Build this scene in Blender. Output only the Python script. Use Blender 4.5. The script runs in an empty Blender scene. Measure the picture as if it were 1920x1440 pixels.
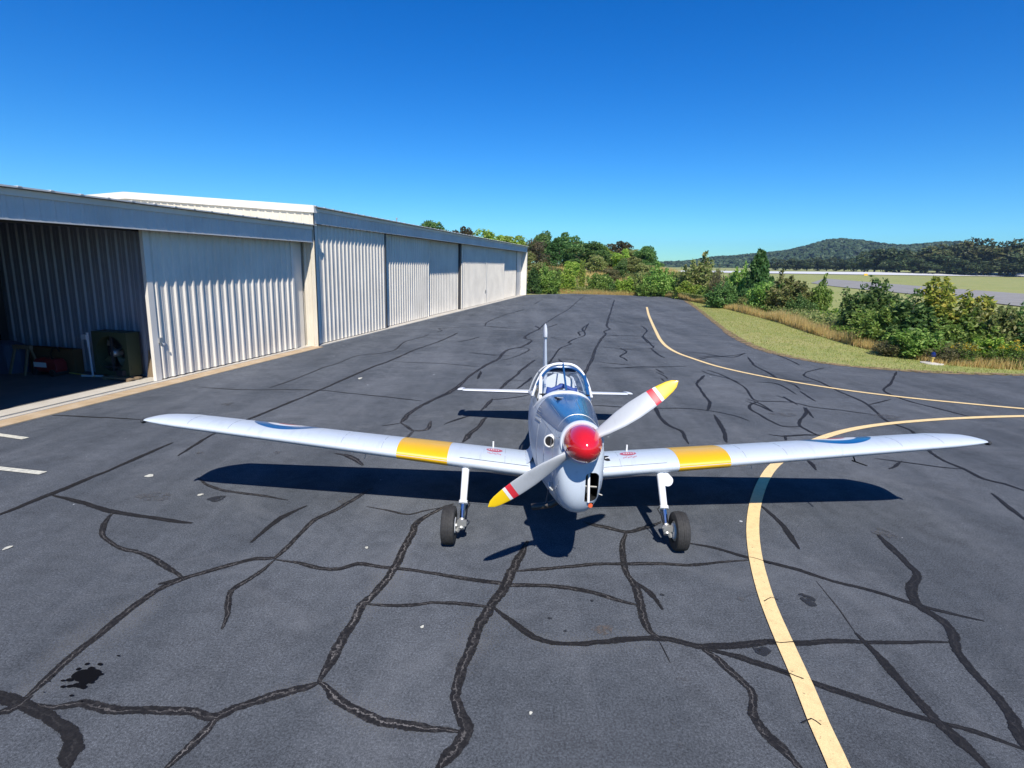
import bpy, bmesh, math, random
import numpy as np
from mathutils import Vector, Matrix
random.seed(7); RNG = np.random.default_rng(11)
scene = bpy.context.scene
COL = scene.collection
PI = math.pi
# ------------------------------------------------------------------ camera
CAM_H, CAM_PITCH, CAM_ROLL = 3.2667, 0.18912, 0.0241
cam_data = bpy.data.cameras.new('camera')
cam = bpy.data.objects.new('camera', cam_data); COL.objects.link(cam)
cam.matrix_world = Matrix.Translation((0, 0, CAM_H)) @ Matrix.Rotation(PI/2 - CAM_PITCH, 4, 'X') @ Matrix.Rotation(CAM_ROLL, 4, 'Z')
cam_data.sensor_fit = 'HORIZONTAL'; cam_data.sensor_width = 36
cam_data.lens = 1031.36/1920*36
cam_data.shift_y = -27.3/1920
cam_data.clip_start = 0.05; cam_data.clip_end = 20000
scene.camera = cam
# ------------------------------------------------------------------ sky, sun, exposure
SUN = Vector((0.0787, -0.9228, 1.0)).normalized()
world = bpy.data.worlds.new('World'); scene.world = world; world.use_nodes = True
wn = world.node_tree.nodes; wl = world.node_tree.links
bg = wn['Background']; bg.inputs['Strength'].default_value = 0.085
sky = wn.new('ShaderNodeTexSky'); sky.sky_type = 'NISHITA'; sky.sun_disc = False
sky.sun_elevation = math.asin(SUN.z); sky.sun_rotation = math.atan2(SUN.x, SUN.y)
sky.altitude = 300; sky.air_density = 1.0; sky.dust_density = 0.0; sky.ozone_density = 2.0
hs = wn.new('ShaderNodeHueSaturation'); hs.inputs['Saturation'].default_value = 1.5
tint = wn.new('ShaderNodeMix'); tint.data_type = 'RGBA'; tint.blend_type = 'MULTIPLY'; tint.inputs[0].default_value = 1.0; tint.inputs[7].default_value = (.44, .96, 1.38, 1)
wl.new(sky.outputs[0], hs.inputs['Color']); wl.new(hs.outputs[0], tint.inputs[6]); wl.new(tint.outputs[2], bg.inputs['Color'])
sl = bpy.data.lights.new('sun', 'SUN'); sl.energy = 5.0; sl.angle = math.radians(0.53); sl.color = (1.0, 0.95, 0.87)
so = bpy.data.objects.new('sun', sl); COL.objects.link(so)
so.rotation_euler = SUN.to_track_quat('Z', 'Y').to_euler(); so.location = (5, -30, 30)
vs = scene.view_settings
vs.view_transform = 'Standard'; vs.look = 'None'; vs.gamma = 1.0; vs.use_curve_mapping = False
vs.exposure = 0.3

# ------------------------------------------------------------------ helpers
def tag(o, label=None, cat=None, group=None, kind=None):
    if label: o['label'] = label
    if cat: o['category'] = cat
    if group: o['group'] = group
    if kind: o['kind'] = kind
    return o
def empty(name, loc=(0, 0, 0), rz=0.0):
    o = bpy.data.objects.new(name, None); COL.objects.link(o)
    o.location = loc; o.rotation_euler = (0, 0, rz); o.empty_display_size = 0.2
    return o
class MB:
    """collects faces, links them as one mesh object"""
    def __init__(s): s.v = []; s.f = []; s.uv = None
    def add(s, vs, fs):
        b = len(s.v); s.v += [tuple(p) for p in vs]; s.f += [tuple(i + b for i in f) for f in fs]
        return s
    def box(s, x0, x1, y0, y1, z0, z1, M=None):
        p = [(x, y, z) for z in (z0, z1) for y in (y0, y1) for x in (x0, x1)]
        if M is not None: p = [M(*q) for q in p]
        return s.add(p, [(0, 2, 3, 1), (4, 5, 7, 6), (0, 1, 5, 4), (2, 6, 7, 3), (0, 4, 6, 2), (1, 3, 7, 5)])
    def tube(s, pts, r, n=10, cap=True, closed=False):
        pts = [Vector(p) for p in pts]; m = len(pts)
        rs = r if isinstance(r, (list, tuple)) else [r]*m
        rings = []; up = None
        for i, p in enumerate(pts):
            a = pts[i-1] if (i or closed) else p
            b = pts[(i+1) % m] if (i < m-1 or closed) else p
            t = (b - a).normalized()
            if up is None:
                up = t.orthogonal().normalized()
            up = (up - t*up.dot(t))
            up = up.normalized() if up.length > 1e-6 else t.orthogonal().normalized()
            w = t.cross(up)
            rings.append([p + (up*math.cos(2*PI*k/n) + w*math.sin(2*PI*k/n))*rs[i] for k in range(n)])
        vs = [q for rg in rings for q in rg]; fs = []
        for i in range(m if closed else m-1):
            j = (i+1) % m
            for k in range(n):
                l = (k+1) % n
                fs.append((i*n+k, i*n+l, j*n+l, j*n+k))
        if cap and not closed:
            fs.append(tuple(range(n-1, -1, -1))); fs.append(tuple((m-1)*n+k for k in range(n)))
        return s.add(vs, fs)
    def loft(s, rings, cap0=True, cap1=True, closed=True):
        n = len(rings[0]); vs = [q for r in rings for q in r]; fs = []
        for i in range(len(rings)-1):
            for k in range(n if closed else n-1):
                l = (k+1) % n
                fs.append((i*n+k, i*n+l, (i+1)*n+l, (i+1)*n+k))
        if cap0 and closed: fs.append(tuple(range(n-1, -1, -1)))
        if cap1 and closed: fs.append(tuple((len(rings)-1)*n+k for k in range(n)))
        return s.add(vs, fs)
    def lathe(s, prof, M, n=24, caps=True):
        """prof: (axial, radius); M maps (a, r*cos, r*sin) to a point"""
        return s.loft([[M(a, r*math.cos(2*PI*k/n), r*math.sin(2*PI*k/n)) for k in range(n)] for a, r in prof], caps, caps)
    def build(s, name, mat, parent=None, smooth=False, bevel=0, fix=True, angle=40):
        me = bpy.data.meshes.new(name); me.from_pydata(s.v, [], s.f); me.update()
        if fix:
            bm = bmesh.new(); bm.from_mesh(me); bmesh.ops.recalc_face_normals(bm, faces=bm.faces); bm.to_mesh(me); bm.free()
        o = bpy.data.objects.new(name, me); COL.objects.link(o)
        if mat is not None:
            for m in (mat if isinstance(mat, (list, tuple)) else [mat]): me.materials.append(m)
        if parent is not None: o.parent = parent
        if smooth:
            me.shade_smooth()
            me.set_sharp_from_angle(angle=math.radians(angle))
        if bevel:
            b = o.modifiers.new('bevel', 'BEVEL'); b.width = bevel; b.segments = 2; b.limit_method = 'ANGLE'
        return o
def np_obj(name, verts, nper, mat, parent=None, uv=None):
    """verts: (faces*nper, 3) array, separate faces of nper corners"""
    me = np_mesh(name, verts, nper, mat)
    o = bpy.data.objects.new(name, me); COL.objects.link(o)
    if parent is not None: o.parent = parent
    return o
def np_mesh(name, verts, nper, mats, matidx=None):
    n = len(verts); nf = n//nper
    me = bpy.data.meshes.new(name)
    me.vertices.add(n); me.vertices.foreach_set('co', np.asarray(verts, np.float32).ravel())
    me.loops.add(n); me.loops.foreach_set('vertex_index', np.arange(n, dtype=np.int32))
    me.polygons.add(nf)
    me.polygons.foreach_set('loop_start', np.arange(0, n, nper, dtype=np.int32))
    me.polygons.foreach_set('loop_total', np.full(nf, nper, np.int32))
    for m in (mats if isinstance(mats, (list, tuple)) else [mats]): me.materials.append(m)
    if matidx is not None: me.polygons.foreach_set('material_index', np.asarray(matidx, np.int32))
    me.update(calc_edges=True)
    return me
# ------------------------------------------------------------------ materials
def mat(name, col, rough=0.6, metal=0.0, spec=0.5, coat=0.0):
    m = bpy.data.materials.new(name); m.use_nodes = True
    b = m.node_tree.nodes['Principled BSDF']
    b.inputs['Base Color'].default_value = (*col, 1); b.inputs['Roughness'].default_value = rough
    b.inputs['Metallic'].default_value = metal; b.inputs['Specular IOR Level'].default_value = spec
    b.inputs['Coat Weight'].default_value = coat; b.inputs['Coat Roughness'].default_value = 0.12
    return m
class NT:
    def __init__(s, m): s.t = m.node_tree; s.n = s.t.nodes; s.b = s.n['Principled BSDF']
    def new(s, t, **k):
        o = s.n.new(t)
        for a, v in k.items(): setattr(o, a, v)
        return o
    def link(s, a, b): s.t.links.new(a, b)
    def coord(s, which='Object', scale=(1, 1, 1)):
        c = s.new('ShaderNodeTexCoord'); mp = s.new('ShaderNodeMapping'); mp.inputs['Scale'].default_value = scale
        s.link(c.outputs[which], mp.inputs[0]); return mp.outputs[0]
    def noise(s, vec, scale, detail=4, rough=0.55, dist=0.0):
        n = s.new('ShaderNodeTexNoise'); n.inputs['Scale'].default_value = scale; n.inputs['Detail'].default_value = detail
        n.inputs['Roughness'].default_value = rough; n.inputs['Distortion'].default_value = dist
        s.link(vec, n.inputs['Vector']); return n.outputs['Fac']
    def ramp(s, fac, stops, interp='LINEAR'):
        r = s.new('ShaderNodeValToRGB'); r.color_ramp.interpolation = interp
        e = r.color_ramp.elements
        while len(e) < len(stops): e.new(0.5)
        for el, (p, c) in zip(e, stops):
            el.position = p; el.color = (*c, 1) if len(c) == 3 else c
        s.link(fac, r.inputs[0]); return r.outputs[0]
    def mix(s, fac, a, b, mode='MIX'):
        m = s.new('ShaderNodeMix', data_type='RGBA', blend_type=mode)
        for sock, v in ((0, fac), (6, a), (7, b)):
            if hasattr(v, 'links'): s.link(v, m.inputs[sock])
            elif sock == 0: m.inputs[0].default_value = v
            else: m.inputs[sock].default_value = (*v, 1)
        return m.outputs[2]
    def math(s, op, a, b=0.0, c=None, clamp=False):
        m = s.new('ShaderNodeMath', operation=op, use_clamp=clamp)
        for i, v in enumerate((a, b) if c is None else (a, b, c)):
            if hasattr(v, 'links'): s.link(v, m.inputs[i])
            else: m.inputs[i].default_value = v
        return m.outputs[0]
    def bump(s, h, strength=0.3, dist=0.02):
        b = s.new('ShaderNodeBump'); b.inputs['Strength'].default_value = strength; b.inputs['Distance'].default_value = dist
        s.link(h, b.inputs['Height']); s.link(b.outputs[0], s.b.inputs['Normal'])
    def col(s, c): s.link(c, s.b.inputs['Base Color'])
g = lambda v: (v, v, v)

# asphalt: sealed, blue grey, streaked, speckled
ASPHALT = mat('sealed_asphalt', (.05, .05, .055), 0.75, spec=.05); ASPHALT.node_tree.nodes['Principled BSDF'].inputs['Diffuse Roughness'].default_value = 1.0
n = NT(ASPHALT); v = n.coord()
big = n.noise(v, 0.22, 5, 0.6, 0.6); mid = n.noise(v, 1.7, 5, 0.65); fine = n.noise(v, 55, 3, 0.7); grit = n.noise(v, 190, 2, 0.8)
st = n.noise(n.coord(scale=(1.0, 0.10, 1)), 0.9, 4, 0.6)
c = n.ramp(big, [(.32, (.045, .051, .060)), (.50, (.058, .065, .076)), (.68, (.077, .084, .096))])
c = n.mix(n.math('MULTIPLY', n.ramp(st, [(.42, g(0)), (.72, g(1))]), .55), c, (.102, .110, .124))
c = n.mix(n.math('MULTIPLY', n.ramp(mid, [(.5, g(0)), (.75, g(1))]), .5), c, (.037, .041, .048))
c = n.mix(1.0, c, n.ramp(fine, [(.28, g(.5)), (.5, g(1.0)), (.72, g(1.6))]), 'MULTIPLY')
mot = n.noise(v, 7, 5, .7, .4); c = n.mix(1.0, c, n.ramp(mot, [(.32, g(.88)), (.5, g(1.0)), (.70, g(1.14))]), 'MULTIPLY')
wear = n.ramp(n.noise(v, .55, 6, .68, 1.2), [(.52, g(0)), (.70, g(1))]); c = n.mix(n.math('MULTIPLY', wear, .42), c, (.118, .125, .138))
c = n.mix(1.0, c, n.ramp(grit, [(.34, g(.55)), (.5, g(1.0)), (.66, g(1.7))]), 'MULTIPLY')
vo = n.new('ShaderNodeTexVoronoi'); vo.inputs['Scale'].default_value = 2.6; n.link(v, vo.inputs['Vector'])
sc = n.new('ShaderNodeSeparateColor'); n.link(vo.outputs['Color'], sc.inputs[0])
rad = n.math('MULTIPLY', n.math('POWER', sc.outputs[0], 9.0), 0.060)
spk = n.math('LESS_THAN', vo.outputs['Distance'], rad)
c = n.mix(n.math('MULTIPLY', spk, .8), c, (.42, .44, .47))
vo2 = n.new('ShaderNodeTexVoronoi'); vo2.inputs['Scale'].default_value = 9.0; n.link(v, vo2.inputs['Vector'])
sc2 = n.new('ShaderNodeSeparateColor'); n.link(vo2.outputs['Color'], sc2.inputs[0])
spk2 = n.math('LESS_THAN', vo2.outputs['Distance'], n.math('MULTIPLY', n.math('POWER', sc2.outputs[1], 6.0), 0.055))
c = n.mix(n.math('MULTIPLY', spk2, .55), c, (.22, .24, .27))
n.col(c); n.bump(n.math('ADD', grit, n.math('MULTIPLY', fine, 1.5)), 0.55, 0.004)
n.link(n.ramp(mid, [(.3, g(.72)), (.7, g(.95))]), n.b.inputs['Roughness'])

# tar sealing of the cracks: u along, v across (-1..1); ragged edge through transparency
def tar_material(name, light):
    m = mat(name, (.02, .019, .019), 0.7, spec=.25)
    n = NT(m); ob = n.coord()
    uvn = n.new('ShaderNodeUVMap'); sp = n.new('ShaderNodeSeparateXYZ'); n.link(uvn.outputs[0], sp.inputs[0])
    av = n.math('ABSOLUTE', n.math('SUBTRACT', n.math('MULTIPLY', sp.outputs[1], 2.0), 1.0))
    w = n.noise(ob, 9, 6, .75); fine = n.noise(ob, 60, 3, .7)
    off = n.math('MULTIPLY', n.math('SUBTRACT', w, .5), 3.2)
    sv = n.math('ADD', n.math('SUBTRACT', n.math('MULTIPLY', sp.outputs[1], 2.0), 1.0), off)
    line = n.ramp(n.math('ABSOLUTE', sv), [(.02, g(1)), (.13, g(0))])
    brk = n.ramp(n.noise(ob, 3.3, 4, .7), [(.40, g(0)), (.50, g(1))])
    c = n.ramp(fine, [(.3, (.007, .007, .0075)), (.7, (.022, .020, .0195))])
    c = n.mix(n.math('MULTIPLY', n.math('MULTIPLY', line, brk), light), c, (.20, .185, .17))
    dust = n.ramp(n.noise(ob, 18, 5, .75), [(.50, g(0)), (.62, g(1))])
    c = n.mix(n.math('MULTIPLY', dust, .28*light + .02), c, (.13, .12, .112))
    n.col(c); n.bump(fine, .5, .004)
    a = n.math('SUBTRACT', 1.0, n.ramp(n.math('ADD', av, n.math('MULTIPLY', n.math('SUBTRACT', n.noise(ob, 26, 4, .7), .5), .75)), [(.74, g(0)), (.86, g(1))]))
    n.link(a, n.b.inputs['Alpha'])
    return m
TAR = [tar_material('tar_seal_fresh', .12), tar_material('tar_seal_worn', .6), tar_material('tar_seal_broken', 1.0)]
# bleached dust beside the broken seals
DUST = mat('bleached_dust', (.22, .225, .23), .95, spec=.05)
n = NT(DUST); ob = n.coord(); uvn = n.new('ShaderNodeUVMap'); sp = n.new('ShaderNodeSeparateXYZ'); n.link(uvn.outputs[0], sp.inputs[0])
av = n.math('ABSOLUTE', n.math('SUBTRACT', n.math('MULTIPLY', sp.outputs[1], 2.0), 1.0))
pt = n.ramp(n.noise(ob, 1.1, 4, .6), [(.36, g(0)), (.62, g(1))])
gr = n.ramp(n.noise(ob, 90, 3, .7), [(.38, g(.15)), (.62, g(1))])
n.link(n.math('MULTIPLY', n.math('MULTIPLY', pt, gr), n.math('MULTIPLY', n.ramp(av, [(.0, g(1)), (1., g(0))]), .85)), n.b.inputs['Alpha'])
# line paint
LINE = mat('yellow_line_paint', (.72, .50, .22), .7)
n = NT(LINE); v = n.coord(); w = n.noise(v, 9, 5, .7); f2 = n.noise(v, 120, 3, .7)
c = n.mix(n.ramp(w, [(.46, g(0)), (.70, g(1))]), (.86, .63, .30), (.74, .53, .25))
c = n.mix(1.0, c, n.ramp(f2, [(.3, g(.82)), (.6, g(1.06))]), 'MULTIPLY')
ck = n.ramp(n.noise(v, 30, 5, .75, .8), [(.62, g(0)), (.66, g(1))])
c = n.mix(n.math('MULTIPLY', ck, .8), c, (.16, .12, .07)); n.col(c); n.bump(f2, .4, .003)
DASH = mat('worn_white_paint', (.6, .58, .48), .75)
n = NT(DASH); v = n.coord(); c = n.mix(n.ramp(n.noise(v, 14, 5, .7), [(.45, g(0)), (.7, g(1))]), (.62, .60, .50), (.33, .33, .30)); n.col(c)
OIL = mat('oil_stain', (.004, .004, .005), .8, spec=.1)
GREASE = mat('dry_patch', (.085, .088, .095), .9)
n = NT(GREASE); v = n.coord(); n.col(n.mix(n.noise(v, 40, 4, .7), (.06, .063, .07), (.13, .13, .13))); n.link(n.math('MULTIPLY', n.ramp(n.noise(v, 9, 4, .7), [(.42, g(0)), (.6, g(1))]), .7), n.b.inputs['Alpha'])
RUST = mat('rusty_patch', (.12, .10, .085), .9)
n = NT(RUST); v = n.coord(); n.link(n.math('MULTIPLY', n.ramp(n.noise(v, 22, 4, .7), [(.42, g(0)), (.6, g(1))]), .8), n.b.inputs['Alpha'])
DARKPATCH = mat('dark_patch', (.022, .023, .026), .7)
n = NT(DARKPATCH); v = n.coord(); n.link(n.ramp(n.noise(v, 16, 4, .7), [(.36, g(.1)), (.5, g(.9))]), n.b.inputs['Alpha'])
# concrete
CONC = mat('pale_concrete', (.42, .39, .34), .85)
n = NT(CONC); v = n.coord(); a = n.noise(v, 1.3, 5, .6); b = n.noise(v, 40, 3, .7)
c = n.ramp(a, [(.3, (.46, .42, .35)), (.6, (.56, .52, .45)), (.75, (.40, .36, .29))]); c = n.mix(1., c, n.ramp(b, [(.3, g(.85)), (.7, g(1.1))]), 'MULTIPLY'); n.col(c); n.bump(b, .3, .003)
TANCONC = mat('stained_concrete_edge', (.48, .36, .23), .9)
n = NT(TANCONC); v = n.coord(); c = n.ramp(n.noise(v, 3, 5, .65), [(.3, (.52, .41, .28)), (.55, (.44, .32, .19)), (.75, (.36, .27, .18))]); n.col(c)
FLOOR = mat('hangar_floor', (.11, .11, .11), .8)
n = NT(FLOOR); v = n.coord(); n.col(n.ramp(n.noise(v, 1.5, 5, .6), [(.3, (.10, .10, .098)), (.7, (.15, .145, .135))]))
# painted metal cladding
def clad(name, col, rough=.55, dirt=.15):
    m = mat(name, col, rough)
    n = NT(m); v = n.coord(); a = n.noise(v, .7, 4, .6); s_ = n.noise(n.coord(scale=(8, 8, .25)), 1.2, 4, .6)
    dk = tuple(x*.80 for x in col)
    c = n.mix(n.ramp(a, [(.35, g(0)), (.8, g(1))]), col, dk)
    c = n.mix(n.math('MULTIPLY', n.ramp(s_, [(.55, g(0)), (.8, g(1))]), dirt), c, (.30, .24, .17)); n.col(c)
    n.bump(n.noise(v, 1.6, 2, .5), .12, .02)
    return m
CLAD = clad('cream_cladding', (.74, .69, .60)); CLAD2 = clad('cream_fascia', (.62, .615, .59), dirt=.1); TRIM = clad('cream_trim', (.76, .72, .64), dirt=.1)
GABLE = clad('cream_gable', (.70, .63, .50), dirt=.1)
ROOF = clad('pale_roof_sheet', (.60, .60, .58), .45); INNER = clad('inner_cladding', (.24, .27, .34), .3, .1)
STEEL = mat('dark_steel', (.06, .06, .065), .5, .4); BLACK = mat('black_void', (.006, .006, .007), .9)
GALV = mat('galvanised', (.55, .55, .54), .4, .8)
# terrain
GRASSM = mat('mown_grass', (.09, .11, .03), .9)
n = NT(GRASSM); v = n.coord(); a = n.noise(v, .12, 5, .6); b = n.noise(v, 1.4, 5, .7); f3 = n.noise(n.coord(scale=(1, .45, 1)), 22, 4, .75)
c = n.ramp(a, [(.3, (.22, .255, .060)), (.5, (.31, .31, .092)), (.7, (.39, .345, .13))])
c = n.mix(n.ramp(b, [(.45, g(0)), (.70, g(1))]), c, (.19, .24, .055))
c = n.mix(n.math('MULTIPLY', n.ramp(n.noise(v, .9, 4, .6), [(.58, g(0)), (.72, g(1))]), .6), c, (.38, .28, .14))
c = n.mix(1., c, n.ramp(f3, [(.25, g(.7)), (.5, g(1)), (.75, g(1.3))]), 'MULTIPLY'); n.col(c); n.bump(f3, .5, .04)
BARE = mat('bare_verge', (.26, .17, .09), .95)
n = NT(BARE); v = n.coord(); f3 = n.noise(v, 18, 4, .7); n.col(n.ramp(f3, [(.3, (.16, .10, .05)), (.55, (.27, .185, .095)), (.75, (.17, .16, .05))]))
n.link(n.ramp(n.noise(v, 3.5, 5, .7), [(.42, g(0)), (.52, g(1))]), n.b.inputs['Alpha'])
TWAY = mat('grey_taxiway', (.20, .20, .21), .9, spec=.1)
n = NT(TWAY); v = n.coord(); n.col(n.ramp(n.noise(v, .15, 5, .6), [(.3, (.23, .22, .205)), (.7, (.31, .295, .275))]))
RWAY = mat('pale_runway', (.62, .61, .60), .85)
# foliage
def leaf_mat(name, cols, trans=.46, vary=.25):
    m = bpy.data.materials.new(name); m.use_nodes = True; t = m.node_tree
    t.nodes.clear(); out = t.nodes.new('ShaderNodeOutputMaterial')
    d = t.nodes.new('ShaderNodeBsdfPrincipled'); d.inputs['Roughness'].default_value = .55; d.inputs['Specular IOR Level'].default_value = .3
    tr = t.nodes.new('ShaderNodeBsdfTranslucent'); mx = t.nodes.new('ShaderNodeMixShader'); mx.inputs[0].default_value = trans
    geo = t.nodes.new('ShaderNodeNewGeometry'); oi = t.nodes.new('ShaderNodeObjectInfo')
    r = t.nodes.new('ShaderNodeValToRGB'); e = r.color_ramp.elements
    while len(e) < len(cols): e.new(.5)
    for i, c in enumerate(cols): e[i].position = i/(len(cols)-1); e[i].color = (*c, 1)
    h = t.nodes.new('ShaderNodeHueSaturation')
    mr = t.nodes.new('ShaderNodeMapRange'); mr.inputs['To Min'].default_value = 1 - vary; mr.inputs['To Max'].default_value = 1 + vary
    mh = t.nodes.new('ShaderNodeMapRange'); mh.inputs['To Min'].default_value = .5 - vary*.06; mh.inputs['To Max'].default_value = .5 + vary*.06
    L = t.links.new
    L(geo.outputs['Random Per Island'], r.inputs[0]); L(r.outputs[0], h.inputs['Color'])
    L(oi.outputs['Random'], mr.inputs['Value']); L(mr.outputs[0], h.inputs['Value']); L(oi.outputs['Random'], mh.inputs['Value']); L(mh.outputs[0], h.inputs['Hue'])
    L(h.outputs[0], d.inputs['Base Color']); L(h.outputs[0], tr.inputs['Color'])
    L(d.outputs[0], mx.inputs[1]); L(tr.outputs[0], mx.inputs[2]); L(mx.outputs[0], out.inputs[0])
    return m
LEAF = dict(
 leafy=leaf_mat('leaf_green', [(0.106, 0.211, 0.037), (0.199, 0.362, 0.066), (0.305, 0.468, 0.106), (0.444, 0.55, 0.152)]),
 bright=leaf_mat('leaf_bright', [(0.154, 0.294, 0.04), (0.283, 0.456, 0.065), (0.413, 0.565, 0.091), (0.544, 0.61, 0.14)]),
 dark=leaf_mat('leaf_dark', [(0.054, 0.116, 0.031), (0.094, 0.19, 0.05), (0.158, 0.264, 0.074), (0.253, 0.358, 0.116)]),
 olive=leaf_mat('leaf_olive', [(0.121, 0.173, 0.048), (0.223, 0.283, 0.082), (0.313, 0.346, 0.11), (0.406, 0.365, 0.162)]),
 brown=leaf_mat('leaf_brown', [(.11, .10, .045), (.16, .135, .065), (.13, .145, .055), (.24, .185, .11)]),
 pine=leaf_mat('leaf_pine', [(0.043, 0.118, 0.031), (0.07, 0.164, 0.043), (0.118, 0.218, 0.062)]),
 yellow=leaf_mat('leaf_yellow', [(0.154, 0.232, 0.039), (0.309, 0.386, 0.057), (0.463, 0.483, 0.087), (0.637, 0.56, 0.116)]),
 goldenrod=leaf_mat('leaf_goldenrod', [(0.098, 0.196, 0.042), (0.154, 0.252, 0.049), (0.238, 0.294, 0.063)]),
 far=leaf_mat('leaf_far', [(.030, .055, .020), (.050, .080, .028), (.072, .10, .038), (.105, .11, .05)], .2),
 hill=leaf_mat('leaf_hill', [(.036, .060, .026), (.052, .082, .034), (.074, .105, .045)], .1),
)
LEAF['sapling'] = LEAF['bright']; LEAF['dome'] = LEAF['dark']; LEAF['bare'] = LEAF['brown']
FLOWER = leaf_mat('goldenrod_flower', [(.62, .38, .02), (.72, .48, .03), (.55, .40, .05)])
STRAW = leaf_mat('dry_grass_blade', [(.55, .40, .15), (.66, .49, .20), (.74, .56, .26), (.40, .42, .12)], .5, 0)
BLADE = leaf_mat('green_blade', [(.20, .26, .04), (.30, .34, .07), (.40, .40, .12), (.47, .40, .16)], .4, 0)
BARK = mat('bark', (.10, .085, .07), .9)
n = NT(BARK); n.col(n.ramp(n.noise(n.coord(scale=(6, 6, 1)), 4, 4, .7), [(.3, (.06, .05, .042)), (.7, (.15, .13, .11))]))
# airplane paint
def paint(name, col, rough=.28, dirt=.5, coat=.3):
    m = mat(name, col, rough, 0, .5, coat)
    n = NT(m); v = n.coord(); a = n.noise(v, 2.2, 5, .6); s_ = n.noise(n.coord(scale=(9, 1.2, 4)), 2, 4, .65)
    c = n.mix(n.math('MULTIPLY', n.ramp(a, [(.45, g(0)), (.75, g(1))]), .5*dirt), col, tuple(x*.85 for x in col))
    c = n.mix(n.math('MULTIPLY', n.ramp(s_, [(.55, g(0)), (.78, g(1))]), .35*dirt), c, tuple(x*.62 for x in col)); n.col(c)
    n.link(n.ramp(a, [(.3, g(rough*.8)), (.8, g(rough*1.5))]), n.b.inputs['Roughness'])
    return m
SILVER = paint('pale_grey_paint', (.52, .575, .63), .38, 1.3, .05); COWL = paint('cowl_paint', (.53, .59, .65), .3, 1.1, .15); BLADEP = paint('blade_grey', (.40, .42, .44), .4, 1.0, .05)
YELLOW = paint('band_yellow', (.80, .44, .004), .35, .3); TIPY = paint('tip_yellow', (.80, .52, .008), .35, .2); RED = paint('spinner_red', (.62, .012, .02), .12, .2, 1.0)
BANDR = paint('band_red', (.62, .03, .045), .35, .2); WHITE = paint('clean_white', (.80, .81, .82), .35, .3)
NAVY = paint('antiglare_navy', (.016, .085, .23), .22, .15, .5); RBLUE = paint('roundel_blue', (.008, .10, .27), .35, .3); RRED = paint('roundel_red', (.55, .05, .06), .35, .3)
CABIN = mat('cockpit_dark', (.03, .032, .036), .7); CREAM = mat('cockpit_white', (.72, .72, .70), .6); LEATHER = mat('blue_cushion', (.05, .09, .30), .6)
SEAM = mat('skin_seam', (.22, .24, .27), .6); CHROME = mat('chrome', (.75, .76, .78), .12, 1.0); ALU = mat('dull_alloy', (.55, .54, .50), .4, .7)
RUBBER = mat('tyre_rubber', (.022, .021, .021), .75)
n = NT(RUBBER); n.col(n.ramp(n.noise(n.coord(), 30, 4, .7), [(.3, (.016, .016, .016)), (.7, (.04, .038, .036))]))
EXH = mat('exhaust_metal', (.07, .06, .055), .5, .6); LAMPRED = mat('orange_lamp', (.6, .10, .03), .3); LENS = mat('lens', (.8, .82, .85), .08, 0, .8)
GLASS = bpy.data.materials.new('canopy_perspex'); GLASS.use_nodes = True
t = GLASS.node_tree; t.nodes.clear(); o_ = t.nodes.new('ShaderNodeOutputMaterial'); tb = t.nodes.new('ShaderNodeBsdfTransparent'); tb.inputs[0].default_value = (.88, .92, .96, 1)
gl = t.nodes.new('ShaderNodeBsdfGlossy'); gl.inputs['Roughness'].default_value = .03; lw = t.nodes.new('ShaderNodeLayerWeight'); lw.inputs[0].default_value = .5; pw = t.nodes.new('ShaderNodeMath'); pw.operation = 'POWER'; pw.inputs[1].default_value = 4.0; fr = t.nodes.new('ShaderNodeMath'); fr.operation = 'MULTIPLY_ADD'; fr.inputs[1].default_value = .6; fr.inputs[2].default_value = .035; t.links.new(lw.outputs['Facing'], pw.inputs[0]); t.links.new(pw.outputs[0], fr.inputs[0])
mx = t.nodes.new('ShaderNodeMixShader'); t.links.new(fr.outputs[0], mx.inputs[0]); t.links.new(tb.outputs[0], mx.inputs[1]); t.links.new(gl.outputs[0], mx.inputs[2]); t.links.new(mx.outputs[0], o_.inputs[0])
WOOD = mat('old_wood', (.22, .16, .10), .8); CARD = mat('brown_cardboard', (.15, .08, .035), .85); TOOLRED = mat('tool_red', (.22, .014, .014), .5); OLIVE = mat('olive_paint', (.045, .062, .034), .5)
PVC = mat('white_pvc', (.50, .52, .56), .45); TARP = mat('blue_grey_tarp', (.05, .075, .13), .7); LABELW = mat('label_white', (.75, .76, .80), .5); BROOMY = mat('yellow_handle', (.60, .45, .12), .5)
LBLUE = mat('blue_lamp_glass', (.01, .015, .10), .12, 0, .8, .5); SIGNY = mat('sign_yellow', (.80, .45, .02), .5)

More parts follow.
